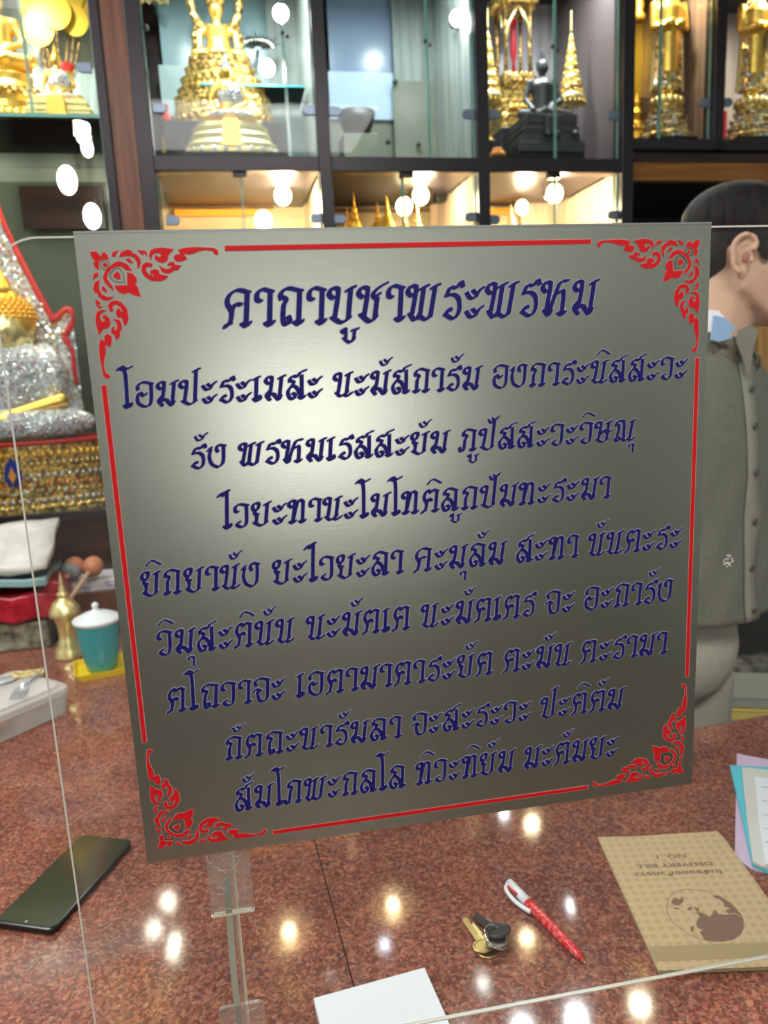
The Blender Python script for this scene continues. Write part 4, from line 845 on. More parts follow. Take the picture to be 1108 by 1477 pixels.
def clamp_lamp(u, v, lab):
    d = .3; k = MPX(d, 280); e = place('clamp_lamp', u, v, d, lab, 'lamp')
    b = B(); box(b, -7*k, 7*k, -.02, .02, -9*k, 5*k); obj('lamp_head', b, 'black', e, bevel=.004)
    b = B(); tube(b, [(4*k, 0, 4*k), (16*k, .02, 12*k), (38*k, .05, 24*k)], 1.3*k, 6); tube(b, [(7*k, 0, 0), (20*k, .02, 3*k), (30*k, .05, 26*k)], .8*k, 6); tube(b, [(7*k, 0, 0), (24*k, .02, 18*k), (42*k, .05, 22*k)], .7*k, 6); obj('bracket_and_wires', b, 'steel_dark', e)
clamp_lamp(634, 283, 'black clamp lamp with loose wires in the middle lit cell'); clamp_lamp(828, 275, 'black clamp lamp with slanting arm in the right lit cell'); clamp_lamp(440, 262, 'dark spot lamp with clips in the right corner of the left lit cell')

# right bay: two standing figures
def standing(u, v, d, lab):
    k = MPX(d, 120); e = place('standing_buddha', u, v, d, lab, 'statue', 'standing gold Buddhas in the right bay')
    tiers(e, [(r*k, z*k) for r, z in ((42, 0), (43, 7), (35, 13), (38, 20), (31, 24), (34, 32), (26, 36), (29, 43), (22, 47), (23, 50))], 'crystal_gold', 'round_base', 40, .8)
    petals(e, 24*k, 56*k, 16*k, 14, 'gold_pale', .8); tiers(e, [(24*k, 48*k), (25*k, 56*k), (12*k, 62*k)], 'gold', 'lotus_seat', 30, .8)
    b = B()
    for sx in (-1, 1): cap(b, (sx*7*k, 0, 62*k), (sx*8*k, 0, 100*k), 6*k, 8*k, 8)
    tube(b, [(0, 0, 95*k), (0, 0, 150*k), (0, 0, 185*k), (0, 0, 205*k)], [17*k, 17*k, 22*k, 8*k], 14, 1.1)
    for sx in (-1, 1): cap(b, (sx*24*k, 0, 192*k), (sx*27*k, -4*k, 160*k), 7*k, 6*k, 8); cap(b, (sx*27*k, -4*k, 160*k), (sx*6*k, -22*k, 158*k), 6*k, 5*k, 8); ell(b, (sx*9*k, -24*k, 160*k), (8*k, 5*k, 7*k), 2)
    cap(b, (0, 0, 200*k), (0, 0, 215*k), 7*k, 7*k, 8); ell(b, (0, 0, 226*k), (12*k, 12*k, 15*k), 2); obj('figure', b, 'gold', e, remesh=.004, sm=1)
    b = B(); rows = []
    pts = []
    lathe(b, [(r*k, z*k) for r, z in ((24, 74), (25, 78), (24, 84), (23, 100), (22, 130), (22, 150), (24, 165), (23, 190), (14, 204))], 30, (0, 0, 0), .62); obj('beaded_robe', b, 'crystal_gold', e, smooth=True)
    for sx in (-1, 1):
        b = B(); prism(b, [(sx*18*k, 78*k), (sx*29*k, 72*k), (sx*25*k, 140*k), (sx*24*k, 158*k), (sx*17*k, 158*k)], -2*k, 3*k, lambda x, y, z: (x, z, y)); obj('robe_wing', b, 'gold_pale', e, bevel=.001)
    b = B(); ell(b, (0, 0, 236*k), (12.5*k, 12.5*k, 9*k), 2); lathe(b, [(9*k, 242*k), (4*k, 252*k), (0, 275*k)], 12); obj('crown', b, 'gold_ornate', e, smooth=True)
    return e
standing(960, 205, .12, 'standing gold Buddha with beaded robe on round base, left of the right bay post'); standing(1082, 205, .12, 'standing gold Buddha with beaded robe on round base, right of the right bay post')
for u in (960, 1082): pedestal(cab(u, 205, .12), .08, .06, ZR0+.02, cab(u, 205, .12).z)
e = place('gold_figurine', 918, 203, .2, 'small bright gold figurine at the left edge of the right bay', 'figurine'); kk = MPX(.2); pedestal(cab(918, 203, .2), .03, .03, ZR0+.02, cab(918, 203, .2).z)
tiers(e, [(r*kk, z*kk) for r, z in ((18, 0), (18, 8), (12, 12), (15, 22), (9, 28), (13, 38), (8, 46), (10, 54), (3, 62), (0, 70))], 'gold_bright', 'spire', 24, .8); petals(e, 15*kk, 16*kk, 9*kk, 14, 'gold', .8)
e = place('hanging_gold_tassel', 920, 32, .2, 'bright gold tassel hanging at the top left of the right bay', 'tassel'); b = B(); lathe(b, [(0, -2*kk), (9*kk, 0), (11*kk, 8*kk), (7*kk, 14*kk), (9*kk, 22*kk), (6*kk, 40*kk), (8*kk, 52*kk), (2*kk, 80*kk), (2*kk, 210*kk)], 20); obj('tassel', b, 'gold_bright', e, smooth=True)

# left bay: statues on the glass shelf
d = .16; k = MPX(d); e = place('tiered_gold_statue', 12, 161, d, 'large gold seated statue on tiered lotus base, left edge of the glass shelf', 'statue')
e.location.z = ZSH+.0005
tiers(e, [(r*k, z*k) for r, z in ((44, 0), (46, 8), (38, 14), (43, 26), (40, 34), (44, 42), (42, 52), (34, 60), (36, 68), (28, 74), (26, 78))], 'gold', 'base', 40, .7); petals(e, 43*k, 46*k, 15*k, 28, 'gold_ornate', .7); petals(e, 42*k, 18*k, 15*k, 28, 'gold', .7)
seated_on(e, 76*k, 110*k, m_='gold', vox=.025)
e = place('small_crystal_buddha', 89, 161, .08, 'small gold seated Buddha with crystal robe on the glass shelf', 'statue'); e.location.z = ZSH+.0005; k = MPX(.08)
b = B()
for hw_, z0_, z1_ in ((43, 0, 5), (40, 5, 9), (42, 9, 13), (37, 13, 17), (38, 17, 22), (33, 22, 25)): box(b, -hw_*k, hw_*k, -.045-(hw_-33)*k*.4, .045, z0_*k, z1_*k)
obj('stepped_base', b, 'gold_pale', e, bevel=.002); b = B(); prism(b, [(-13*k, 3*k), (13*k, 3*k), (10*k, 25*k), (-10*k, 25*k)], -.066, -.05, lambda x, y, z: (x, z, y)); obj('front_cloth', b, 'gold', e, bevel=.002)
seated_on(e, 24*k, 74*k, m_='gold', hairm='gold_bright', robe='crystal')
e = place('red_vase', 100, 161, .26, 'dark red bottle vase behind the small Buddha on the glass shelf', 'vase'); e.location.z = ZSH+.0005; k = MPX(.26)
b = B(); lathe(b, [(20*k, 0), (22*k, 8*k), (23*k, 24*k), (17*k, 44*k), (8*k, 60*k), (6*k, 76*k), (7*k, 92*k), (12*k, 98*k), (11*k, 99*k), (0, 99*k)], 30, (0, 0, 0), .8); obj('bottle', b, 'vase_red', e, smooth=True)
b = B(); lathe(b, [(6.5*k, 78*k), (7.4*k, 84*k), (13*k, 99*k), (12*k, 101*k), (0, 101*k)], 24, (0, 0, 0), .8); obj('red_mouth', b, 'ribbon_red', e, smooth=True)
fe = place('gilt_leaf_fan', 84, 150, .34, 'gilt fan of round gold leaves on stems at top of the left bay', 'ornament'); fe.location.z = ZSH+.0005; k = MPX(.34); z00 = cab(84, 161, .34).z
for i, (u, v, r_) in enumerate(((80, 17, 19), (55, 42, 19), (60, 25, 17), (108, 30, 17), (60, 2, 18), (100, -5, 18), (122, 12, 14), (45, 12, 15))):
    p = cab(u, v, .33+.006*i); c_ = cab(84, 150, .34); q_ = p-c_; q_.z = p.z-ZSH
    b = B(); n = 28; prism(b, [(r_*k*(1+.03*math.cos(5*t))*math.cos(t), r_*k*1.12*math.sin(t)) for t in [2*PI*j/n for j in range(n)]], -.0015, .0015, lambda x, y, z: (x+q_.x, z+q_.y, y+q_.z)); lf = obj('gold_leaf', b, 'fan_gold', fe)
    b = B(); tube(b, [(0, 0, .002), (q_.x*.5, q_.y*.5, q_.z*.55), (q_.x, q_.y+.004, q_.z)], .0022, 6); obj('leaf_stem', b, 'gold_dark', lf)
b = B(); lathe(b, [(.03, 0), (.03, .01), (.012, .03), (0, .03)], 20); obj('fan_foot', b, 'gold', fe, smooth=True)

# the big crystal Buddha with flame arch
dB = .17; kB = MPX(dB, 560); cB = cab(13, 480, dB)
e = empty('large_crystal_buddha', CM @ Vector((cB.x, cB.y, ZC)), CA, 'large crystal-studded Buddha with red edged flame arch in the left case', 'statue')
def bz(v): return (cab(13+(v-480)*.137, v, dB).z-ZC)
zb = bz(632)
def rp(px): return px*kB
tiers(e, [(rp(140), 0), (rp(141), .012), (rp(130), .02), (rp(133), bz(712)), (rp(124), bz(708)), (rp(128), bz(692)), (rp(118), bz(688)), (rp(121), bz(672)), (rp(112), bz(668)), (rp(117), bz(655)), (rp(110), bz(650)), (rp(112), bz(640)), (rp(104), bz(636))], 'gold_ornate', 'tiered_base', 72, .5)
petals(e, rp(115), bz(652), rp(10), 70, 'gold_bright', .5, 'bead_row'); petals(e, rp(123), bz(680), rp(7), 80, 'crystal', .5, 'bead_row'); petals(e, rp(129), bz(701), rp(7), 80, 'crystal_gold', .5, 'bead_row'); petals(e, rp(135), bz(722), rp(9), 70, 'gold_pale', .5, 'bead_row'); petals(e, rp(119), bz(664), rp(6), 90, 'gold_pale', .5, 'bead_row'); petals(e, rp(126), bz(692), rp(6), 60, 'ribbon_red', .5, 'bead_row'); petals(e, rp(133), bz(713), rp(7), 90, 'crystal', .5, 'bead_row'); petals(e, rp(140), bz(736), rp(7), 90, 'gold_bright', .5, 'bead_row')
b = B(); tube(b, [(rp(111)*math.cos(a), rp(111)*.5*math.sin(a), bz(636)) for a in [2*PI*i/60 for i in range(61)]], .006, 8); obj('red_band', b, 'ribbon_red', e, smooth=True)
b = B(); ell(b, (0, rp(-10), bz(611)), (rp(96), rp(50), rp(24)), 4); obj('crossed_legs', b, 'crystal', e, smooth=True)
b = B(); ell(b, (0, 0, bz(548)), (rp(52), rp(30), rp(52)), 4)
for sx in (-1, 1): ell(b, (sx*rp(40), rp(-6), bz(548)), (rp(26), rp(24), rp(46)), 3)
obj('robed_torso', b, 'crystal', e, remesh=.006, sm=2)
b = B(); cap(b, (rp(58), rp(-22), bz(580)), (rp(-10), rp(-48), bz(600)), rp(10), rp(7), 10); cap(b, (rp(-58), rp(-20), bz(580)), (rp(-46), rp(-48), bz(604)), rp(10), rp(8), 10); ell(b, (rp(-12), rp(-50), bz(602)), (rp(18), rp(9), rp(6)), 2); obj('hands', b, 'gold', e, remesh=.005, sm=1)
b = B(); cap(b, (0, 0, bz(512)), (0, 0, bz(496)), rp(17), rp(15), 12); ell(b, (0, rp(-3), bz(476)), (rp(25), rp(26), rp(31)), 3); ell(b, (0, rp(-30), bz(480)), (rp(4), rp(5), rp(7)), 2)
for sx in (-1, 1): ell(b, (sx*rp(26), 0, bz(482)), (rp(4), rp(6), rp(16)), 2)
obj('face', b, 'gold_pale', e, remesh=.004, sm=1)
b = B(); ell(b, (0, rp(6), bz(464)), (rp(33), rp(30), rp(32)), 3); ell(b, (0, rp(4), bz(432)), (rp(18), rp(17), rp(16)), 3); lathe(b, [(rp(12), bz(424)), (rp(9), bz(412)), (0, bz(388))], 14); hr = obj('hair_cap', b, 'gold_bright', e, smooth=True)
b = B(); rr = random.Random(5)
for j in range(9):
    t = PI*.5*(j+.5)/9
    for i in range(int(26*math.cos(t))+2):
        a = 2*PI*i/(int(26*math.cos(t))+2); ell(b, (rp(34)*math.cos(t)*math.cos(a), rp(6)+rp(31)*math.cos(t)*math.sin(a), bz(462)+rp(32)*math.sin(t)), rp(3.2), 1)
tag(obj('hair_curls', b, 'gold_bright', hr, smooth=True), kind='stuff')
def hx(u, v): return cab(u, v, dB+.05).x-cB.x
RH = [(-8, 292), (8, 324), (30, 372), (50, 412), (66, 442), (79, 466), (72, 470), (80, 462), (90, 450), (98, 446), (105, 455), (103, 470), (92, 486), (99, 497), (106, 515), (107, 535), (112, 560), (120, 590), (124, 625)]
cxl = 13
RL = [(hx(u, v), bz(v)) for u, v in RH]; RL[0] = (0, bz(288))
outl = [(x, z) for x, z in RL]+[(-x, z) for x, z in RL[:0:-1]]
b = B(); prism(b, outl, .05, .062, lambda x, y, z: (x, z, y)); bmesh.ops.triangulate(b, faces=[f for f in b.faces if len(f.verts) > 4]); arch = obj('flame_arch', b, 'crystal', e)
b = B()
for sx in (-1, 1): 
    for seg_ in (RL[0:6], RL[7:13], RL[12:17]):
        tube(b, [(sx*x, .05, z) for x, z in smooth_poly([(x, z, 0) for x, z in seg_], 3, False) for x, z in [(x, z)]] if False else [(sx*p[0], .05, p[1]) for p in smooth_poly([(x, z, 0) for x, z in seg_], 3, False)], rp(4.2), 8, .7)
obj('red_edge', b, 'ribbon_red', arch, smooth=True)
b = B(); rr = random.Random(9); cnt = 0
def in_arch(x, z):
    c = False; n = len(outl)
    for i in range(n):
        (x1, z1), (x2, z2) = outl[i], outl[(i+1) % n]
        if (z1 > z) != (z2 > z) and x < (x2-x1)*(z-z1)/(z2-z1)+x1: c = not c
    return c
while cnt < 700:
    x = rr.uniform(-.3, .3); z = rr.uniform(0, bz(290))
    if in_arch(x, z): ell(b, (x, .048, z), rr.choice((.0035, .0035, .005)), 1); cnt += 1
tag(obj('arch_studs', b, 'crystal_gold', arch), kind='stuff')
b = B()
for i in range(1500):
    u_, v_ = rr.uniform(0, 2*PI), rr.uniform(-.2, 1)
    y_ = rr.uniform(-1, 0); 
    n_ = Vector((math.cos(u_), -abs(math.sin(u_))-.2, rr.uniform(-.8, .95))).normalized()
    if i % 5 < 3: c_, r_ = Vector((0, rp(-4), bz(548))), (rp(64), rp(31), rp(52))
    else: c_, r_ = Vector((0, rp(-10), bz(611))), (rp(97), rp(51), rp(24.5))
    ell(b, (c_.x+n_.x*r_[0], c_.y+n_.y*r_[1], c_.z+n_.z*r_[2]), .0036, 1)
tag(obj('crystal_studs', b, 'crystal', e), kind='stuff')
b = B(); prism(b, [(0, .055), (.016, .03), (.022, 0), (.014, -.022), (-.014, -.022), (-.022, 0), (-.016, .03)], -rp(66)-.008, -rp(66), lambda x, y, z: (x, z, y+bz(680))); jw = obj('blue_jewel', b, 'blue_enamel', e, bevel=.002)
b = B(); prism(b, [(0, .028), (.009, .004), (0, -.016), (-.009, .004)], -rp(66)-.013, -rp(66)-.008, lambda x, y, z: (x, z, y+bz(680))); obj('orange_centre', b, 'orange_enamel', jw, bevel=.001)
b = B()
for i in range(26): a = PI*1.25*i/25-PI*.125; ell(b, (.05*math.cos(a), -rp(65), bz(688)-.05*math.sin(a)*.6), .0045, 1)
obj('jewel_beads', b, 'crystal_gold', jw, smooth=True)

# ================================================================== THINGS ON THE LEFT WING
def on(nm, u, v, label, cat, group=None, rz=0, z=CT):
    return empty(nm, gr(u, v, z), rz, label, cat, group)
# brass reliquary
p0 = gr(100, 950); kq = p0.y/.955/F*.99; e = on('brass_urn', 102, 946, 'small brass lidded urn with pointed finial on the granite counter', 'urn')
b = B(); lathe(b, [(r*kq, z*kq) for r, z in ((20, 0), (21, 3), (19, 6), (19, 12), (14, 17), (15, 21), (12, 25), (11.5, 34), (12.5, 46), (15.5, 57), (17, 60))], 36); obj('body', b, 'gold_pale', e, smooth=True)
b = B(); lathe(b, [(r*kq, z*kq) for r, z in ((20, 60), (21, 62), (20, 68), (15, 78), (9, 83), (5, 85), (8, 88), (8, 91), (4, 95), (5, 98), (2, 104), (3, 107), (1, 116), (0, 122))], 36); obj('lid', b, 'gold_pale', e, smooth=True)
# teal mug on yellow tray
e = on('yellow_tray', 150, 966, 'yellow plastic tray under the teal glass', 'tray', rz=.25); kq = gr(150, 966).y/.955/F
b = B(); P_ = rrect(-38*kq, 38*kq, -34*kq, 34*kq, 8*kq, 5); prism(b, [(x*.92, y*.92) for x, y in P_], 0, .003)
obj('tray_floor', b, 'yellow_plastic', e); b = B()
Pi = [(x*.88, y*.88) for x, y in P_]
n = len(P_)
for a0, a1, z0, z1 in (([(x*.92, y*.92) for x, y in P_], P_, 0.0, .014), (P_, [(x*.96, y*.96) for x, y in P_], .014, .014), ([(x*.96, y*.96) for x, y in P_], Pi, .014, .003)):
    for i in range(n):
        j = (i+1) % n; b.faces.new([b.verts.new((*a0[i], z0)), b.verts.new((*a0[j], z0)), b.verts.new((*a1[j], z1)), b.verts.new((*a1[i], z1))])
obj('tray_rim', b, 'yellow_plastic', e)
tc_ = e.location.copy(); e = empty('lidded_glass', tc_+Vector((-.002, 0, .0031)), 0, 'teal drinking glass with white domed lid standing on the yellow tray', 'glass')
b = B(); lathe(b, [(r*kq, z*kq) for r, z in ((17, 0), (19, 1), (22, 12), (27, 40), (29, 68), (29.5, 70), (28.2, 70), (27.5, 66), (25.5, 40), (20.5, 13), (0, 8))], 40); obj('glass_body', b, 'teal_glass', e, smooth=True)
b = B(); lathe(b, [(0, 8.2*kq), (20*kq, 13.4*kq), (24*kq, 34*kq), (0, 34*kq)], 40); obj('drink', b, 'teal_liquid', e, smooth=False)
b = B(); lathe(b, [(r*kq, z*kq) for r, z in ((28, 66), (31, 69.5), (32, 72), (30, 74), (18, 80), (6, 84), (3.4, 86), (4.5, 90), (4.5, 93), (2, 95), (0, 95))], 40); obj('lid', b, 'lid_white', e, smooth=True)
# printed tray + mallets
e = on('printed_box', 140, 868, 'pale printed flat box with blue floral print behind the urn', 'box', rz=KA); kq = gr(140, 866).y/.955/F
e.location = gr(140, 895)
b = B(); box(b, -66*kq, 60*kq, 0, .10, 0.0005, .075); obj('box_body', b, 'wood_trim', e, bevel=.003); b = B(); box(b, -66*kq, 60*kq, -.002, .102, .0755, .105); obj('box_lid', b, 'print_tray', e, bevel=.003)
for i, (u, v, w_, y_, m2, lab) in enumerate(((107, 818, 58, .70, 'mallet_felt', 'wooden mallet with grey collar, left of the two on the box'), (134, 817, 80, .62, 'mallet_head', 'wooden mallet with reddish head, right of the two on the box'))):
    Yh = gr(140, 895).y-.01; hp = at(u, v, Yh); tp = at(u-40, v+56, Yh-.12); kk = Yh/.955/F
    e = empty('mallet', hp, 0, lab, 'mallet', 'mallets')
    b = B(); dr = (tp-hp).normalized(); rotm = Vector((0, 0, 1)).rotation_difference(-dr).to_matrix()
    lathe(b, [(r*kk, z*kk) for r, z in ((0, -14), (9, -13), (13, -6), (13.5, 2), (11, 9), (5, 13), (0, 14))], 24)
    for q in b.verts: q.co = rotm @ q.co
    obj('head', b, 'mallet_head', e, smooth=True)
    if i == 0:
        b = B(); lathe(b, [(8*kk, -16*kk), (12*kk, -12*kk), (13.2*kk, -6*kk), (8*kk, -8*kk)], 20)
        for q in b.verts: q.co = rotm @ q.co
        obj('collar', b, 'mallet_felt', e, smooth=True)
    b = B(); tube(b, [dr*.012, (tp-hp)*.5, tp-hp], [3.2*kk, 3.0*kk, 3.4*kk], 10); obj('handle', b, 'mallet_wood', e, smooth=True)
# stack at the left: glass box, red bag, white bag
e = on('mottled_glass_box', -30, 946, 'mottled greenish box at the bottom of the stack on the left', 'box', rz=.05); gl = e.location.copy(); kq = gl.y/.955/F
def wob(b, a, s_, seed=1):
    rr = random.Random(seed)
    for v in b.verts: v.co += Vector((math.sin(v.co.y*s_+v.co.z*31+seed), math.sin(v.co.x*s_+v.co.z*17), math.sin(v.co.x*s_*1.3+v.co.y*s_)))*a
def slab(nm, x0, x1, y0, y1, z0, z1, m_, par, r=.02, a=.004, s_=25, seed=1):
    b = B(); box(b, x0, x1, y0, y1, z0, z1); bmesh.ops.subdivide_edges(b, edges=b.edges[:], cuts=7, use_grid_fill=True); wob(b, a, s_, seed)
    return obj(nm, b, m_, par, smooth=True, bevel=0)
b = B(); box(b, -.2, 90*kq, 0, .2, 0, 40*kq); obj('box_body', b, 'glass_box', e, bevel=.006)
e = empty('red_bag', gl+Vector((0, 0, 40*kq+.006)), .05, 'crumpled red plastic bag lying on the mottled box', 'bag')
slab('bag_body', -.2, 106*kq, -.01, .2, 0, 34*kq, 'red_plastic', e, a=.005, s_=45); slab('bag_corner', 84*kq, 110*kq, .03, .10, 0, 44*kq, 'red_plastic', e, a=.004, s_=60, seed=3)
e = empty('white_bag', gl+Vector((0, 0, 74*kq+.030)), .05, 'folded white plastic bag with teal lower layer on top of the red bag', 'bag')
slab('teal_layer', -.2, 96*kq, -.02, .16, 0, 9*kq, 'bag_teal', e, a=.003, s_=30, seed=2)
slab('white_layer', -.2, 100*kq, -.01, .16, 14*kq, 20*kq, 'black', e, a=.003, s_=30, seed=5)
b = B(); q = [(-.2, -.02, 22*kq), (100*kq, -.015, 26*kq), (104*kq, .14, 74*kq), (-.2, .14, 60*kq)]
vs = [b.verts.new(p) for p in q]; b.faces.new(vs); bmesh.ops.subdivide_edges(b, edges=b.edges[:], cuts=9, use_grid_fill=True); wob(b, .0035, 32, 4); obj('white_sheet', b, 'bag_white', e, smooth=True, solid=.02)
# plastic container
c1_, c2_ = gr(103, 1025), gr(0, 1072); dirx = (c1_-c2_).normalized(); ang = math.atan2(dirx.y, dirx.x)
e = empty('plastic_container', c1_, ang, 'clear plastic food container with lid and cutlery at the left edge', 'container')
W_c, D_c, H_c = .22, .16, .048
b = B(); Pb = rrect(-W_c, 0, 0, D_c, .02, 5); Pt = [(x*1.03+.004, (y-D_c/2)*1.05+D_c/2) for x, y in Pb]; n = len(Pb)
lo_ = [b.verts.new((*p, .0005)) for p in Pb]; hi_ = [b.verts.new((*p, H_c)) for p in Pt]; b.faces.new(lo_[::-1])
for i in range(n): b.faces.new((lo_[i], lo_[(i+1) % n], hi_[(i+1) % n], hi_[i]))
obj('tub', b, 'clear_plastic', e, smooth=False)
b = B(); Pl = [(x*1.02, (y-D_c/2)*1.03+D_c/2) for x, y in Pt]; prism(b, Pl, H_c-.012, H_c+.001); obj('lid_rim', b, 'clear_plastic', e, bevel=.002)
b = B(); Pm = [((x+W_c/2)*.9-W_c/2, (y-D_c/2)*.86+D_c/2) for x, y in Pt]; prism(b, Pm, H_c+.002, H_c+.006); obj('lid_top', b, 'clear_plastic', e, bevel=.002)
b = B(); ell(b, (-.16, .05, .018), (.04, .035, .014), 3); ell(b, (-.11, .06, .014), (.03, .03, .011), 3); ell(b, (-.19, .09, .016), (.03, .03, .012), 3); obj('food', b, 'food_orange', e, smooth=True)
zt = CT+H_c+.007; 
e = empty('plastic_spoon', gr(-5, 985, zt), .2, 'pale plastic spoon lying on the container lid', 'spoon')
b = B(); ell(b, (0, 0, .003), (.034, .017, .003), 3); tube(b, [(-.03, 0, .003), (-.08, .006, .004), (-.13, .008, .004)], [.006, .004, .005], 8, 1); obj('spoon_body', b, 'spoon', e, smooth=True)
e = empty('plastic_fork', gr(30, 996, zt), .12, 'clear plastic fork lying on the container lid beside the spoon', 'fork')
b = B(); box(b, -.012, .012, -.011, .011, .001, .003)
for i in range(4): box(b, -.012+.0065*i, -.0095+.0065*i, -.04, -.010, .001, .003)
obj('tines', b, 'spoon', e, bevel=.0005); b = B(); tube(b, [(0, .008, .002), (.012, .04, .003), (.03, .09, .003)], [.005, .003, .004], 8); obj('handle', b, 'spoon', e, smooth=True)
e = empty('sauce_sachet', gr(38, 973, zt+.001), .1, 'small gold foil sachet on the container lid', 'sachet'); b = B(); box(b, -.03, .03, -.012, .012, 0, .004); bmesh.ops.subdivide_edges(b, edges=b.edges[:], cuts=5, use_grid_fill=True); wob(b, .0015, 160); obj('sachet_body', b, 'gold_pale', e)

# ================================================================== PHONE
ph = empty('smartphone', Vector((-.262, .838, CT)), math.radians(-22.5), 'black smartphone lying face up on the granite counter', 'phone')
pw, pl_ = .0375, .0795
b = B(); prism(b, rrect(-pw, pw, -pl_, pl_, .009, 6), .0005, .0085); obj('body', b, 'phone_body', ph, bevel=.002)
b = B(); prism(b, rrect(-pw+.0018, pw-.0018, -pl_+.003, pl_-.0025, .0075, 6), .0086, .0089); obj('screen', b, 'phone_screen', ph)
b = B(); lathe(b, [(.0014, 0), (.0014, .0003), (0, .0003)], 14); obj('front_camera', b, 'chrome', ph, (0, -pl_+.0065, .0089))
b = B(); box(b, pw-.0003, pw+.0006, .01, .026, .003, .006); obj('side_button', b, 'steel_dark', ph)

# ================================================================== PEN
p1, p2 = gr(731, 1271, CT+.006), gr(845, 1390, CT+.004); dv = (p2-p1); an = math.atan2(dv.y, dv.x); ln = dv.length
pen = empty('ballpoint_pen', Vector((p1.x, p1.y, CT)), an, 'red ballpoint pen with a white clip lying right of the keys', 'pen')
zc = .0062
b = B(); tube(b, [(ln*.30, 0, zc), (ln*.36, 0, zc), (ln*.84, 0, zc-.0003), (ln*.93, 0, zc-.001), (ln*.98, 0, zc-.0018)], [.0052, .0054, .0050, .0036, .0016], 18); obj('barrel', b, 'pen_red', pen, smooth=True)
b = B(); tube(b, [(ln*.98, 0, zc-.0018), (ln, 0, zc-.0022)], [.0011, .0005], 10); obj('tip', b, 'brass', pen, smooth=True)
b = B(); tube(b, [(0.004, .0, zc), (ln*.03, .0005, zc), (ln*.18, 0, zc), (ln*.30, 0, zc)], [.003, .005, .0054, .0055], 16); obj('cap_end', b, 'pen_white', pen, smooth=True)
b = B(); cl_ = smooth_poly([(.004, 0, 0), (.012, -.009, 0), (.03, -.0115, 0), (ln*.34, -.009, 0), (ln*.40, -.0065, 0)], 4, False)
tube(b, [(p.x, p.y, zc+.0005) for p in cl_], [.0024]*len(cl_), 8); obj('clip', b, 'pen_white', pen, smooth=True)
b = B(); tube(b, [(ln*.07, -.0055, zc+.002), (ln*.20, -.0052, zc+.003)], [.0012, .0018], 8); obj('red_slot', b, 'ribbon_red', pen, smooth=True)

# ================================================================== KEYS
kc = gr(708, 1362); ky = empty('key_ring', Vector((kc.x, kc.y, CT)), 0, 'small ring of brass and black keys left of the pen', 'keys')
def key(ang, z, mb, mh, l=.045, off=(0, 0), tilt=0.0, sc_=1.0):
    Rk = Matrix.Rotation(ang, 4, 'Z') @ Matrix.Rotation(tilt, 4, 'X')
    b = B(); P_ = [(.011*math.cos(t), .009*math.sin(t)) for t in [2*PI*i/20 for i in range(20)]]
    prism(b, P_, 0, .0018)
    # hole drawn as recessed ring
    bl = B(); pts = [(-.0035, .006), (-.0035, l-.004), (0, l), (.0035, l-.004)]
    for i in range(6): y = l-.006-i*.004; pts += [(.0035, y), (.0018 if i % 2 else .0026, y-.002)]
    pts += [(.0035, .008)]
    prism(bl, pts, .0002, .0016)
    rim = B(); tube(rim, [(.010*math.cos(t), .008*math.sin(t), .0009) for t in [2*PI*i/24 for i in range(25)]], .0016, 8)
    for bb in (b, bl, rim):
        for v in bb.verts: v.co = Rk @ (v.co*sc_) + Vector((off[0], off[1], z))
    h_ = obj('key_bow', b, mh, ky, bevel=.0004); obj('key_blade', bl, mb, h_); obj('bow_rim', rim, mh, h_, smooth=True)
key(math.radians(4), .0005, 'brass', 'brass', .042, (-.006, -.010)); key(math.radians(9), .004, 'brass', 'brass', .046, (-.010, -.006), -.05)
key(math.radians(-4), .008, 'nickel', 'nickel', .040, (.004, -.009), -.12); key(math.radians(24), .011, 'key_black', 'key_black', .036, (.010, .002), -.2, 1.15)
b = B(); Rr = Matrix.Rotation(.5, 3, 'Y') @ Matrix.Rotation(.25, 3, 'X')
tube(b, [Rr @ Vector((.013*math.cos(t), .013*math.sin(t), 0)) + Vector((.004, -.005, .012)) for t in [2*PI*i/32 for i in range(33)]], .0011, 8); obj('split_ring', b, 'chrome', ky, smooth=True)

# ================================================================== BOOKLET
bl0, tl0, tr0 = gr(950, 1408), gr(862, 1213), gr(1030, 1195)
bv = tl0-bl0; ba = math.atan2(bv.y, bv.x)-PI/2; BWd, BLn = .150, .209
bk = empty('delivery_booklet', Vector((bl0.x, bl0.y, CT)), ba, 'tan delivery bill booklet with a globe print lying upside down', 'booklet')
TH = .006
b = B(); box(b, .001, BWd-.001, .002, BLn-.003, .0003, TH-.0006); obj('pages', b, 'kraft_edge', bk)
b = B(); cor = [(0, 0), (BWd, 0), (BWd, BLn*.80), (BWd, BLn-.012), (BWd-.002, BLn), (BWd*.55, BLn-.002), (BWd*.3, BLn-.004), (0, BLn-.002)]
prism(b, cor, TH-.0006, TH); obj('cover', b, 'kraft', bk)
b = B(); prism(b, [(0.0004, .0115), (BWd-.0004, .0115), (BWd-.0004, .030), (0.0004, .030)], TH, TH+.0002); obj('spine_tape', b, 'kraft_dark', bk)
def bloc(u, v):
    q = Matrix.Rotation(-ba, 3, 'Z') @ (gr(u, v, CT+TH)-Vector((bl0.x, bl0.y, CT+TH))); return q
Z3 = lambda zx, zy: (820+zx/3.378, 1040+zy/3.378)
def zb_(p): q = bloc(*Z3(*p)); return (q.x, q.y)
glb = [(478, 905), (500, 850), (560, 822), (650, 825), (740, 855), (810, 905), (850, 960), (852, 1015), (815, 1058), (740, 1075), (650, 1065), (570, 1030), (500, 970)]
gb = [zb_(p) for p in glb]; gs = smooth_poly([(x, y, 0) for x, y in gb], 5)
b = B(); n = len(gs); gc = sum(gs, Vector())/n
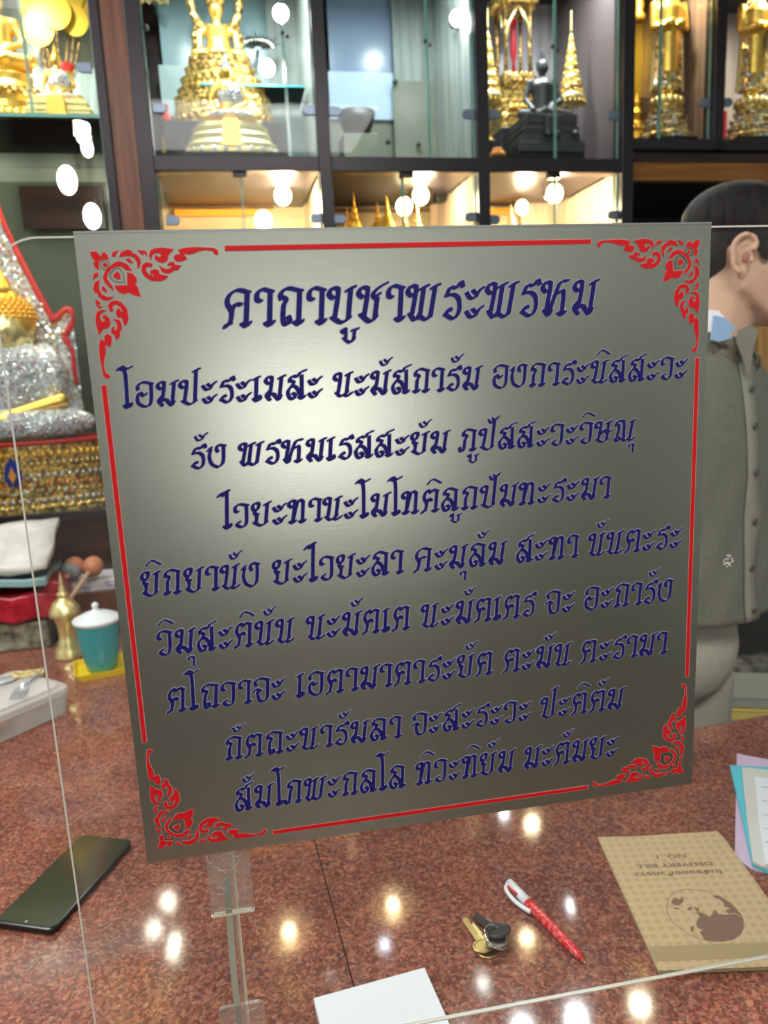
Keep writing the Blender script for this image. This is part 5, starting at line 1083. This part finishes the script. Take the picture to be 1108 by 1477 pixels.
for i in range(n):
    a_, c_ = gs[i], gs[(i+1) % n]; b.faces.new([b.verts.new(t) for t in (tuple(a_[:2])+(TH+.0002,), tuple(c_[:2])+(TH+.0002,), (*(c_+(gc-c_)*.018)[:2], TH+.0002), (*(a_+(gc-a_)*.018)[:2], TH+.0002))])
gl_ = obj('globe_outline', b, 'print_brown', bk)
land = [[(620, 985), (640, 955), (620, 930), (650, 935), (690, 955), (715, 920), (730, 940), (770, 945), (810, 940), (850, 960), (852, 1015), (815, 1058), (740, 1075), (665, 1068), (640, 1030), (655, 1018), (630, 1010)],
        [(500, 885), (515, 860), (540, 870), (555, 855), (562, 880), (535, 900), (510, 895)], [(700, 850), (730, 852), (800, 895), (848, 955), (810, 935), (780, 940), (765, 925), (790, 912), (760, 905), (755, 885), (735, 868), (715, 862)],
        [(580, 912), (600, 905), (605, 918), (582, 925)], [(608, 905), (635, 912), (640, 930), (622, 925)], [(508, 908), (535, 912), (545, 918), (520, 918)], [(595, 1005), (612, 1000), (610, 1025), (598, 1028)]]
b = B()
for q in land: tess_pts = [(*zb_(p), TH+.0003) for p in q]; vs = [b.verts.new(p) for p in tess_pts]; [b.faces.new([vs[i] for i in t]) for t in tessellate_polygon([[Vector((p[0], p[1], 0)) for p in tess_pts]])]
obj('land_masses', b, 'print_brown', gl_)
def ftext(s_, size, loc, rz, m_, par, nm, xs=1.0, off=0.0):
    c = bpy.data.curves.new(nm, 'FONT'); c.body = s_; c.size = size; c.align_x = 'CENTER'; c.offset = off; c.space_character = 1.05
    o = bpy.data.objects.new(nm, c); sc.collection.objects.link(o); bpy.context.view_layer.update()
    dg = bpy.context.evaluated_depsgraph_get(); me = bpy.data.meshes.new_from_object(o.evaluated_get(dg)); me.materials.clear(); me.materials.append(MT[m_])
    bpy.data.objects.remove(o); o = bpy.data.objects.new(nm, me); sc.collection.objects.link(o); o.parent = par; o.location = loc; o.rotation_euler = (0, 0, rz); o.scale = (xs, 1, 1)
    return o
for s_, zy, l_, r_ in (('ใบส่งของชั่วคราว', 742, 322, 755), ('DELIVERY BILL', 703, 330, 708), ('NO. 1', 662, 425, 572)):
    a_, c_ = zb_((l_, zy)), zb_((r_, zy)); wd = abs(c_[0]-a_[0]); sz = .0088 if s_[0] != 'ใ' else .0092
    o = ftext(s_, sz, ((a_[0]+c_[0])/2, (a_[1]+c_[1])/2+.0035, TH+.0002), PI, 'print_brown', bk, 'cover_text', 1, .00025); w0 = max(v.co.x for v in o.data.vertices)-min(v.co.x for v in o.data.vertices); o.scale = (wd/w0, 1, 1)

# ================================================================== NOTE PAD (bottom)
t0, t1 = gr(453, 1440, CT+.011), gr(612, 1396, CT+.011); na = math.atan2((t1-t0).y, (t1-t0).x); NW = (t1-t0).length
e = empty('note_pad', Vector((t0.x, t0.y, CT)), na, 'white blank note pad at the bottom edge below the keys', 'note pad')
b = B(); box(b, 0, NW, -.15, 0, .0003, .0106); obj('pad_block', b, 'paper_edge', e); b = B(); box(b, -.0003, NW+.0003, -.1503, .0003, .0107, .011); obj('top_sheet', b, 'paper_white', e)

# ================================================================== COLOURED FORMS (right)
base = gr(1083, 1252, CT); fz = 0
def form(nm, pts, z, m_, lab, th=.0012, rows=None):
    P0 = [gr(u, v, CT+z) for u, v in pts]; c = sum(P0, Vector())/len(P0)
    e = empty(nm, Vector((c.x, c.y, CT+z)), 0, lab, 'paper')
    b = B(); prism(b, [((p-c).x, (p-c).y) for p in P0], 0, th); o = obj('sheet', b, m_, e)
    for r in rows or []:
        q = [gr(u, v, CT+z+th)-c for u, v in r]; b = B(); b.faces.new([b.verts.new((p.x, p.y, th+.0003)) for p in q]); obj('printed_box', b, 'print_grey', e)
    return e
form('lilac_form', [(1063, 1088), (1160, 1106), (1190, 1270), (1095, 1258), (1082, 1253), (1060, 1238)], .0003, 'paper_lilac', 'lilac form sheet at the bottom of the coloured paper stack')
form('cyan_form', [(1053, 1107), (1150, 1112), (1185, 1268), (1110, 1262), (1085, 1250), (1070, 1180)], .0022, 'paper_cyan', 'cyan form sheet fanned out of the paper stack', .004)
form('grey_form', [(1070, 1109), (1150, 1118), (1180, 1262), (1098, 1252), (1086, 1245), (1077, 1180)], .0066, 'paper_grey', 'grey form sheet above the cyan sheet', .003)
e = form('white_form', [(1088, 1122), (1150, 1130), (1178, 1255), (1104, 1248), (1096, 1200)], .0100, 'paper_white', 'white printed form on top of the coloured paper stack', .002)
for i in range(5):
    q = [gr(1098+i*1.5, 1134+i*20+j, CT+.0122) for j in (0, .9)]; a_ = gr(1140, 1141+i*20, CT+.0122); b = B(); c = e.location
    b.faces.new([b.verts.new((p.x-c.x, p.y-c.y, .0023)) for p in (q[0], a_, a_+(q[1]-q[0]), q[1])]); obj('printed_line', b, 'print_grey', e)
# ledgers on the shelf behind the person
for i, (m_, lab, dz) in enumerate((('paper_yellow', 'yellow edged ledger book on the low shelf behind the man', .0), ('paper_grey', 'thick grey ledger under the yellow one on the low shelf', -.03), ('paper_dim', 'pale open papers on top of the yellow ledger', .032))):
    p = at(1060, 1012, 1.62); e = empty('ledger', Vector((p.x-.09-.02*i, 1.60+.01*i, p.z+dz-.03)), -.35, lab, 'ledger', None)
    b = B(); box(b, 0, .24, 0, .16, .001, .028); obj('ledger_pages', b, m_, e, bevel=.003)
    b = B(); box(b, -.002, .24, -.002, .16, .0282, .0305); obj('ledger_cover', b, 'paper_cyan' if i == 1 else ('paper_yellow' if i == 0 else 'paper_dim'), e)
lz = at(1060, 1012, 1.62).z-.06
st = empty('low_shelf_unit', Vector((1.15, 1.5, 0)), 0, 'dark low shelf unit behind the man holding the ledgers', 'shelf')
b = B(); box(b, -.25, .6, 0, .40, lz-.02, lz); obj('shelf_top', b, 'dark_panel', st, bevel=.002)
for x_ in (-.25, .58): b = B(); box(b, x_, x_+.02, 0, .3, 0, lz-.0205); obj('shelf_side', b, 'dark_panel', st)
b = B(); box(b, -.229, .579, .005, .29, .35, .37); obj('shelf_board', b, 'dark_panel', st)
e = empty('folded_green_cloth', Vector((1.12, 1.80, lz)), .12, 'olive rolled cloth lying behind the ledgers', 'cloth'); b = B(); tube(b, [(0, 0, .045), (.12, 0, .047), (.3, 0, .045)], [.042, .044, .04], 14); obj('cloth_roll', b, 'glass_box', e, smooth=True)

# ================================================================== PERSON
PX, PY = .735, 1.225
man = empty('person', Vector((PX, PY, 0)), 0, 'man in olive grey open shirt standing behind the counter, facing right', 'person')
def rz2(x, y, a): return (x*math.cos(a)-y*math.sin(a), x*math.sin(a)+y*math.cos(a))
TA = math.radians(20)
def tp(x, y, z, ox=0, oy=0): q = rz2(x, y, TA); return Vector((q[0]+ox, q[1]+oy, z))
HC = Vector((.110, -.022, 1.645)); HA = math.radians(65); tiltm = Matrix.Rotation(HA, 3, 'Z') @ Matrix.Rotation(math.radians(10), 3, 'X')
def hp(x, y, z): return HC + tiltm @ Vector((x, y, z))      # head-local: -y forward, z up
skr = tiltm
b = B()
ell(b, hp(0, .012, .035), (.074, .092, .078), 3, skr); ell(b, hp(0, -.02, -.03), (.064, .078, .075), 3, skr); ell(b, hp(0, -.05, -.075), (.046, .048, .035), 3, skr); ell(b, hp(0, -.078, -.098), (.02, .018, .016), 2, skr)
cap(b, hp(0, -.096, .0), hp(0, -.112, -.03), .009, .012, 10); ell(b, hp(0, -.112, -.036), (.017, .011, .009), 2, skr); ell(b, hp(0, -.094, -.066), (.022, .01, .009), 2, skr)
for sx in (-1, 1): ell(b, hp(sx*.035, -.07, -.02), (.02, .02, .02), 2, skr); cap(b, hp(sx*.012, -.097, .022), hp(sx*.045, -.085, .024), .007, .006, 8); cap(b, hp(sx*.058, .0, -.05), hp(sx*.035, -.06, -.088), .017, .014, 8)
cap(b, (.050, -.005, 1.46), hp(0, .02, -.05), .062, .057, 18); cap(b, (.03, 0, 1.44), (.05, -.005, 1.48), .068, .058, 18)
for z_, a_, b_, ox in ((1.40, .14, .09, .025), (1.28, .15, .10, .012), (1.15, .14, .095, 0), (1.0, .13, .095, 0), (.93, .125, .095, -.015)):
    ell(b, tp(0, 0, z_, ox), (a_, b_, .10), 3, Matrix.Rotation(TA, 3, 'Z'))
for sx in (-1, 1):
    sh = tp(sx*.158, .01, 1.362, .02); xo = .10*(sx > 0); el = tp(.30, .10, 1.15) if sx > 0 else tp(-.177, .09, 1.12); wr = tp(.50, -.06, 1.08) if sx > 0 else tp(-.165, .10, .885); cap(b, tp(sx*.04, 0, 1.375, .025), sh, .045, .038, 12); cap(b, sh, el, .036, .030, 12); cap(b, el, wr, .030, .024, 12)
    hd = tp(.545, -.09, 1.07) if sx > 0 else tp(-.155, .085, .83); cap(b, wr, hd, .024, .028, 10)
    dn = (hd-wr).normalized()
    for f_, (oy, l_) in enumerate(((-.026, .068), (-.009, .076), (.009, .071), (.025, .056))):
        s0 = hd+tp(0, oy, 0)+dn*.012; m_ = s0+dn*l_*.5+tp(-sx*.006, 0, 0); cap(b, s0, m_, .009, .0082, 8); cap(b, m_, m_+dn*l_*.5+tp(-sx*.016, 0, 0), .0082, .007, 8)
    t0_ = wr.lerp(hd, .5)+tp(0, -.024, 0); t1_ = t0_+dn*.03+tp(-sx*.012, -.022, 0); cap(b, t0_, t1_, .011, .0095, 8); cap(b, t1_, t1_+dn*.028+tp(-sx*.006, -.004, 0), .0095, .008, 8)
    hpj = tp(sx*.075-.02, 0, .90); kn = tp(sx*.085-.06, -.02, .50); an_ = tp(sx*.095-.04, .02, .09); cap(b, hpj, kn, .072, .055, 14); cap(b, kn, an_, .053, .036, 14); cap(b, an_+Vector((0, 0, -.045)), an_+tp(0, -.12, -.055), .038, .03, 10)
obj('body', b, 'skin', man, remesh=.0055, sm=3)
# ear (near side)
for sx in (-1, 1):
    E = []; ec = Vector((sx*.077, .014, -.008))
    b = B(); rimp = [(-.004, -.030), (.010, -.022), (.017, -.002), (.019, .014), (.010, .028), (-.004, .030), (-.014, .022), (-.013, .008)]
    pr = smooth_poly([(y, z, 0) for y, z in rimp], 4, False)
    tube(b, [hp(ec.x+sx*(.006+.006*(p.x > 0)), ec.y+p.x, ec.z+p.y) for p in pr], [.0048]*len(pr), 8)
    ell(b, hp(ec.x+sx*.002, ec.y+.003, ec.z+.002), (.006, .017, .027), 3, skr); ell(b, hp(ec.x+sx*.005, ec.y-.003, ec.z-.028), (.005, .009, .011), 2, skr)
    ell(b, hp(ec.x+sx*.006, ec.y-.013, ec.z-.006), (.004, .004, .007), 2, skr); tube(b, [hp(ec.x+sx*.007, ec.y+p[0], ec.z+p[1]) for p in ((.008, -.014), (.011, .0), (.006, .014), (-.002, .018))], [.003]*4, 6)
    er = obj('ear', b, 'skin', man, remesh=.0022, sm=2)
    b = B(); ell(b, hp(ec.x+sx*.0085, ec.y-.003, ec.z-.003), (.0015, .006, .009), 2, skr); obj('ear_hollow', b, 'ear_inner', er, smooth=True)
    b = B(); ell(b, hp(sx*.03, -.082, .005), (.0125, .0125, .0105), 3, skr); ey = obj('eye', b, 'eye_white', man, smooth=True)
    b = B(); ell(b, hp(sx*.03, -.0905, .005), (.0055, .0045, .0055), 2, skr); obj('iris', b, 'iris', ey, smooth=True)
    b = B(); tube(b, [hp(sx*.012, -.101, .030), hp(sx*.03, -.098, .036), hp(sx*.05, -.082, .031)], [.003, .0035, .002], 8); obj('eyebrow', b, 'hair', man, smooth=True)
b = B(); tube(b, [hp(-.022, -.098, -.064), hp(0, -.105, -.061), hp(.022, -.098, -.064)], [.002, .004, .002], 8); tube(b, [hp(-.018, -.097, -.069), hp(0, -.104, -.071), hp(.018, -.097, -.069)], [.002, .0045, .002], 8); obj('lips', b, 'lips', man, smooth=True)
# hair
b = B(); ell(b, hp(0, .016, .050), (.084, .098, .072), 4, skr); ell(b, hp(0, -.045, .088), (.068, .055, .034), 3, skr); ell(b, hp(0, .062, .01), (.070, .052, .075), 3, skr); ell(b, hp(0, .068, -.035), (.05, .032, .042), 3, skr)
for sx in (-1, 1): ell(b, hp(sx*.068, -.01, .045), (.016, .045, .034), 3, skr); ell(b, hp(sx*.070, -.022, .012), (.008, .014, .026), 2, skr)
obj('hair', b, 'hair', man, remesh=.005, sm=2)
# tee, shirt
b = B(); rows = []
for i in range(7):
    z_ = 1.455+.016*i; c_ = Vector((.03+.0052*i*1.15, 0, z_)); r_ = .079-.0022*i; n = 28
    rows.append([b.verts.new((c_.x+r_*math.cos(t), c_.y+r_*.95*math.sin(t), z_-.012*math.cos(t))) for t in [2*PI*j/n for j in range(n)]])
for x_, y_ in zip(rows, rows[1:]):
    for i in range(n): b.faces.new((x_[i], x_[(i+1) % n], y_[(i+1) % n], y_[i]))
obj('white_tee_collar', b, 'tee_white', man, smooth=True, solid=.004)
b = B(); SP = [(1.04, .205, .165, .0), (1.07, .203, .162, .0), (1.15, .198, .155, .004), (1.25, .195, .148, .008), (1.33, .195, .14, .014), (1.39, .19, .128, .02), (1.435, .165, .112, .028), (1.465, .128, .098, .036), (1.485, .095, .088, .040)]
n = 72; rows = []
def shirt_pt(t, z_, a_, b2, ox):
    w_ = 1+.018*math.sin(9*t+z_*22)*min(1, (1.46-z_)*4 if z_ < 1.46 else 0)+.012*math.sin(17*t-z_*40)*(z_ < 1.3)
    q = rz2(a_*math.cos(t)*w_, b2*math.sin(t)*w_, TA); return Vector((q[0]+ox, q[1], z_))
def interp(z_):
    for (z0, a0, b0, o0), (z1, a1, b1, o1) in zip(SP, SP[1:]):
        if z0 <= z_ <= z1: f = (z_-z0)/(z1-z0); return a0+(a1-a0)*f, b0+(b1-b0)*f, o0+(o1-o0)*f
    return SP[-1][1:]
zs = [1.04+(1.485-1.04)*i/44 for i in range(45)]
for z_ in zs: rows.append([b.verts.new(shirt_pt(2*PI*j/n, z_, *interp(z_))) for j in range(n)])
for x_, y_ in zip(rows, rows[1:]):
    for i in range(n):
        b.faces.new((x_[i], x_[(i+1) % n], y_[(i+1) % n], y_[i]))
for sx in (-1, 1):
    sh = tp(sx*.160, .01, 1.385, .02); xo = .10*(sx > 0); el = tp(.305, .10, 1.15) if sx > 0 else tp(-.180, .09, 1.13); wr = tp(.47, -.035, 1.09) if sx > 0 else tp(-.175, .10, .93); rws = smooth_poly([tp(sx*.10, 0, 1.395, .02), sh, el, wr], 6, False)
    tube(b, rws, [.057-.010*i/len(rws)+.002*math.sin(i*1.9) for i in range(len(rws))], 20)
shirt = obj('shirt', b, 'shirt_cloth', man, smooth=True, solid=.003)
# placket with buttons
FT = -PI/2
b = B(); prv = None
for i in range(38):
    z_ = 1.042+i*.0115; a_, b2, ox = interp(z_); L_ = shirt_pt(FT-.075*.2/max(.1, a_), z_, a_+.004, b2+.004, ox); R_ = shirt_pt(FT+.10*.2/max(.1, a_), z_, a_+.004, b2+.004, ox); pr = (b.verts.new(L_), b.verts.new(R_))
    if prv: b.faces.new((prv[0], prv[1], pr[1], pr[0]))
    prv = pr
pk = obj('placket', b, 'shirt_seam', shirt, smooth=True, solid=.002)
for z_ in (1.06, 1.13, 1.21, 1.29, 1.365, 1.425):
    a_, b2, ox = interp(z_); c_ = shirt_pt(FT+.01, z_, a_+.007, b2+.007, ox); q = rz2(0, -1, TA); rotq = Vector((0, 0, 1)).rotation_difference(Vector((q[0], q[1], 0))).to_matrix()
    b = B(); lathe(b, [(.0055, 0), (.0055, .0015), (.004, .002), (0, .0018)], 16)
    for v in b.verts: v.co = rotq @ v.co + c_
    obj('button', b, 'steel_dark', shirt, smooth=True)
# collar: folded band with camouflage and a pale blue patch
b = B(); n = 30; rows = []
for j in range(n+1):
    t = FT+.22+(2*PI-.44)*j/n; cx_, cy_ = .052, -.002
    up_ = Vector((cx_+.010+.070*math.cos(t+TA), cy_+.070*math.sin(t+TA), 1.512+.018*math.cos(t+TA+PI))); dn_ = Vector((cx_-.006+.098*math.cos(t+TA), cy_+.098*math.sin(t+TA), 1.455+.012*math.cos(t+TA+PI)))
    mid = up_.lerp(dn_, .5)+Vector((.006*math.cos(t+TA), .006*math.sin(t+TA), .004)); rows.append([b.verts.new(q) for q in (up_, mid, dn_)])
for x_, y_ in zip(rows, rows[1:]):
    for i in range(2): b.faces.new((x_[i], x_[i+1], y_[i+1], y_[i]))
col = obj('collar', b, 'collar_camo', shirt, smooth=True, solid=.003)
pp = [at(u, v, PY-.105) for u, v in ((1030, 455), (1046, 458), (1062, 474), (1053, 481), (1058, 487), (1038, 493), (1026, 490))]
# patch hugs the collar front
b = B(); prism(b, [(p.x-PX, p.z) for p in pp], PY-.105-PY, PY-.102-PY, lambda x, y, z: (x, z, y)); obj('blue_patch', b, 'patch_blue', shirt)
fl = [at(u, v, PY-.118) for u, v in ((1063, 476), (1080, 468), (1093, 477), (1086, 498), (1079, 546), (1072, 522), (1062, 494))]
b = B(); prism(b, [(p.x-PX, p.z) for p in fl], -.122, -.118, lambda x, y, z: (x, z, y)); obj('collar_flap', b, 'shirt_seam', shirt, bevel=.001)
# trousers
b = B(); ell(b, tp(-.015, 0, .96), (.145, .125, .13), 3, Matrix.Rotation(TA, 3, 'Z'))
for sx in (-1, 1):
    hpj = tp(sx*.072-.025, 0, .88); kn = tp(sx*.085-.06, -.02, .50); an_ = tp(sx*.095-.04, .02, .10); cap(b, hpj, kn, .092, .073, 18); cap(b, kn, an_, .073, .06, 18)
obj('trousers', b, 'trouser_cloth', man, remesh=.008, sm=3)
for sx in (-1, 1):
    an_ = tp(sx*.095-.04, .02, .0); b = B(); cap(b, an_+Vector((0, 0, .05)), an_+tp(0, -.13, .035), .046, .034, 14); box(b, an_.x-.05, an_.x+.05, an_.y-.05, an_.y+.05, .001, .02); obj('shoe', b, 'black', man, remesh=.006, sm=2)

# ================================================================== ROOM FITTINGS
for x_, y_, lab in ((.2, -.9, 'square white ceiling light in front of the counter, behind the viewer'), (-1.15, .95, 'added square white ceiling light to brighten the left wing of the counter')):
    w_, d_ = (1.5, .9) if y_ < 0 else (.9, .9)
    e = empty('ceiling_light', Vector((x_, y_, RZ)), 0, lab, 'ceiling light')
    b = B(); box(b, -w_/2, w_/2, -d_/2, d_/2, -.022, -.012); obj('diffuser', b, 'diffuser', e)
    b = B()
    for q in ((-w_/2-.03, -w_/2, -d_/2-.03, d_/2+.03), (w_/2, w_/2+.03, -d_/2-.03, d_/2+.03), (-w_/2, w_/2, -d_/2-.03, -d_/2), (-w_/2, w_/2, d_/2, d_/2+.03)): box(b, *q, -.03, 0)
    obj('frame', b, 'white_plastic', e)

wn = obj('window_1', box(B(), -.12, .72, RY0+.001, RY0+.012, .93, 1.55), 'diffuser', kind='structure')
for q in ((-.16, -.12, .89, 1.59), (.72, .76, .89, 1.59), (-.12, .72, .89, .93), (-.12, .72, 1.55, 1.59), (.29, .31, .93, 1.55)): obj('window_frame', box(B(), q[0], q[1], RY0+.0125, RY0+.03, q[2], q[3]), 'frame_black', wn)
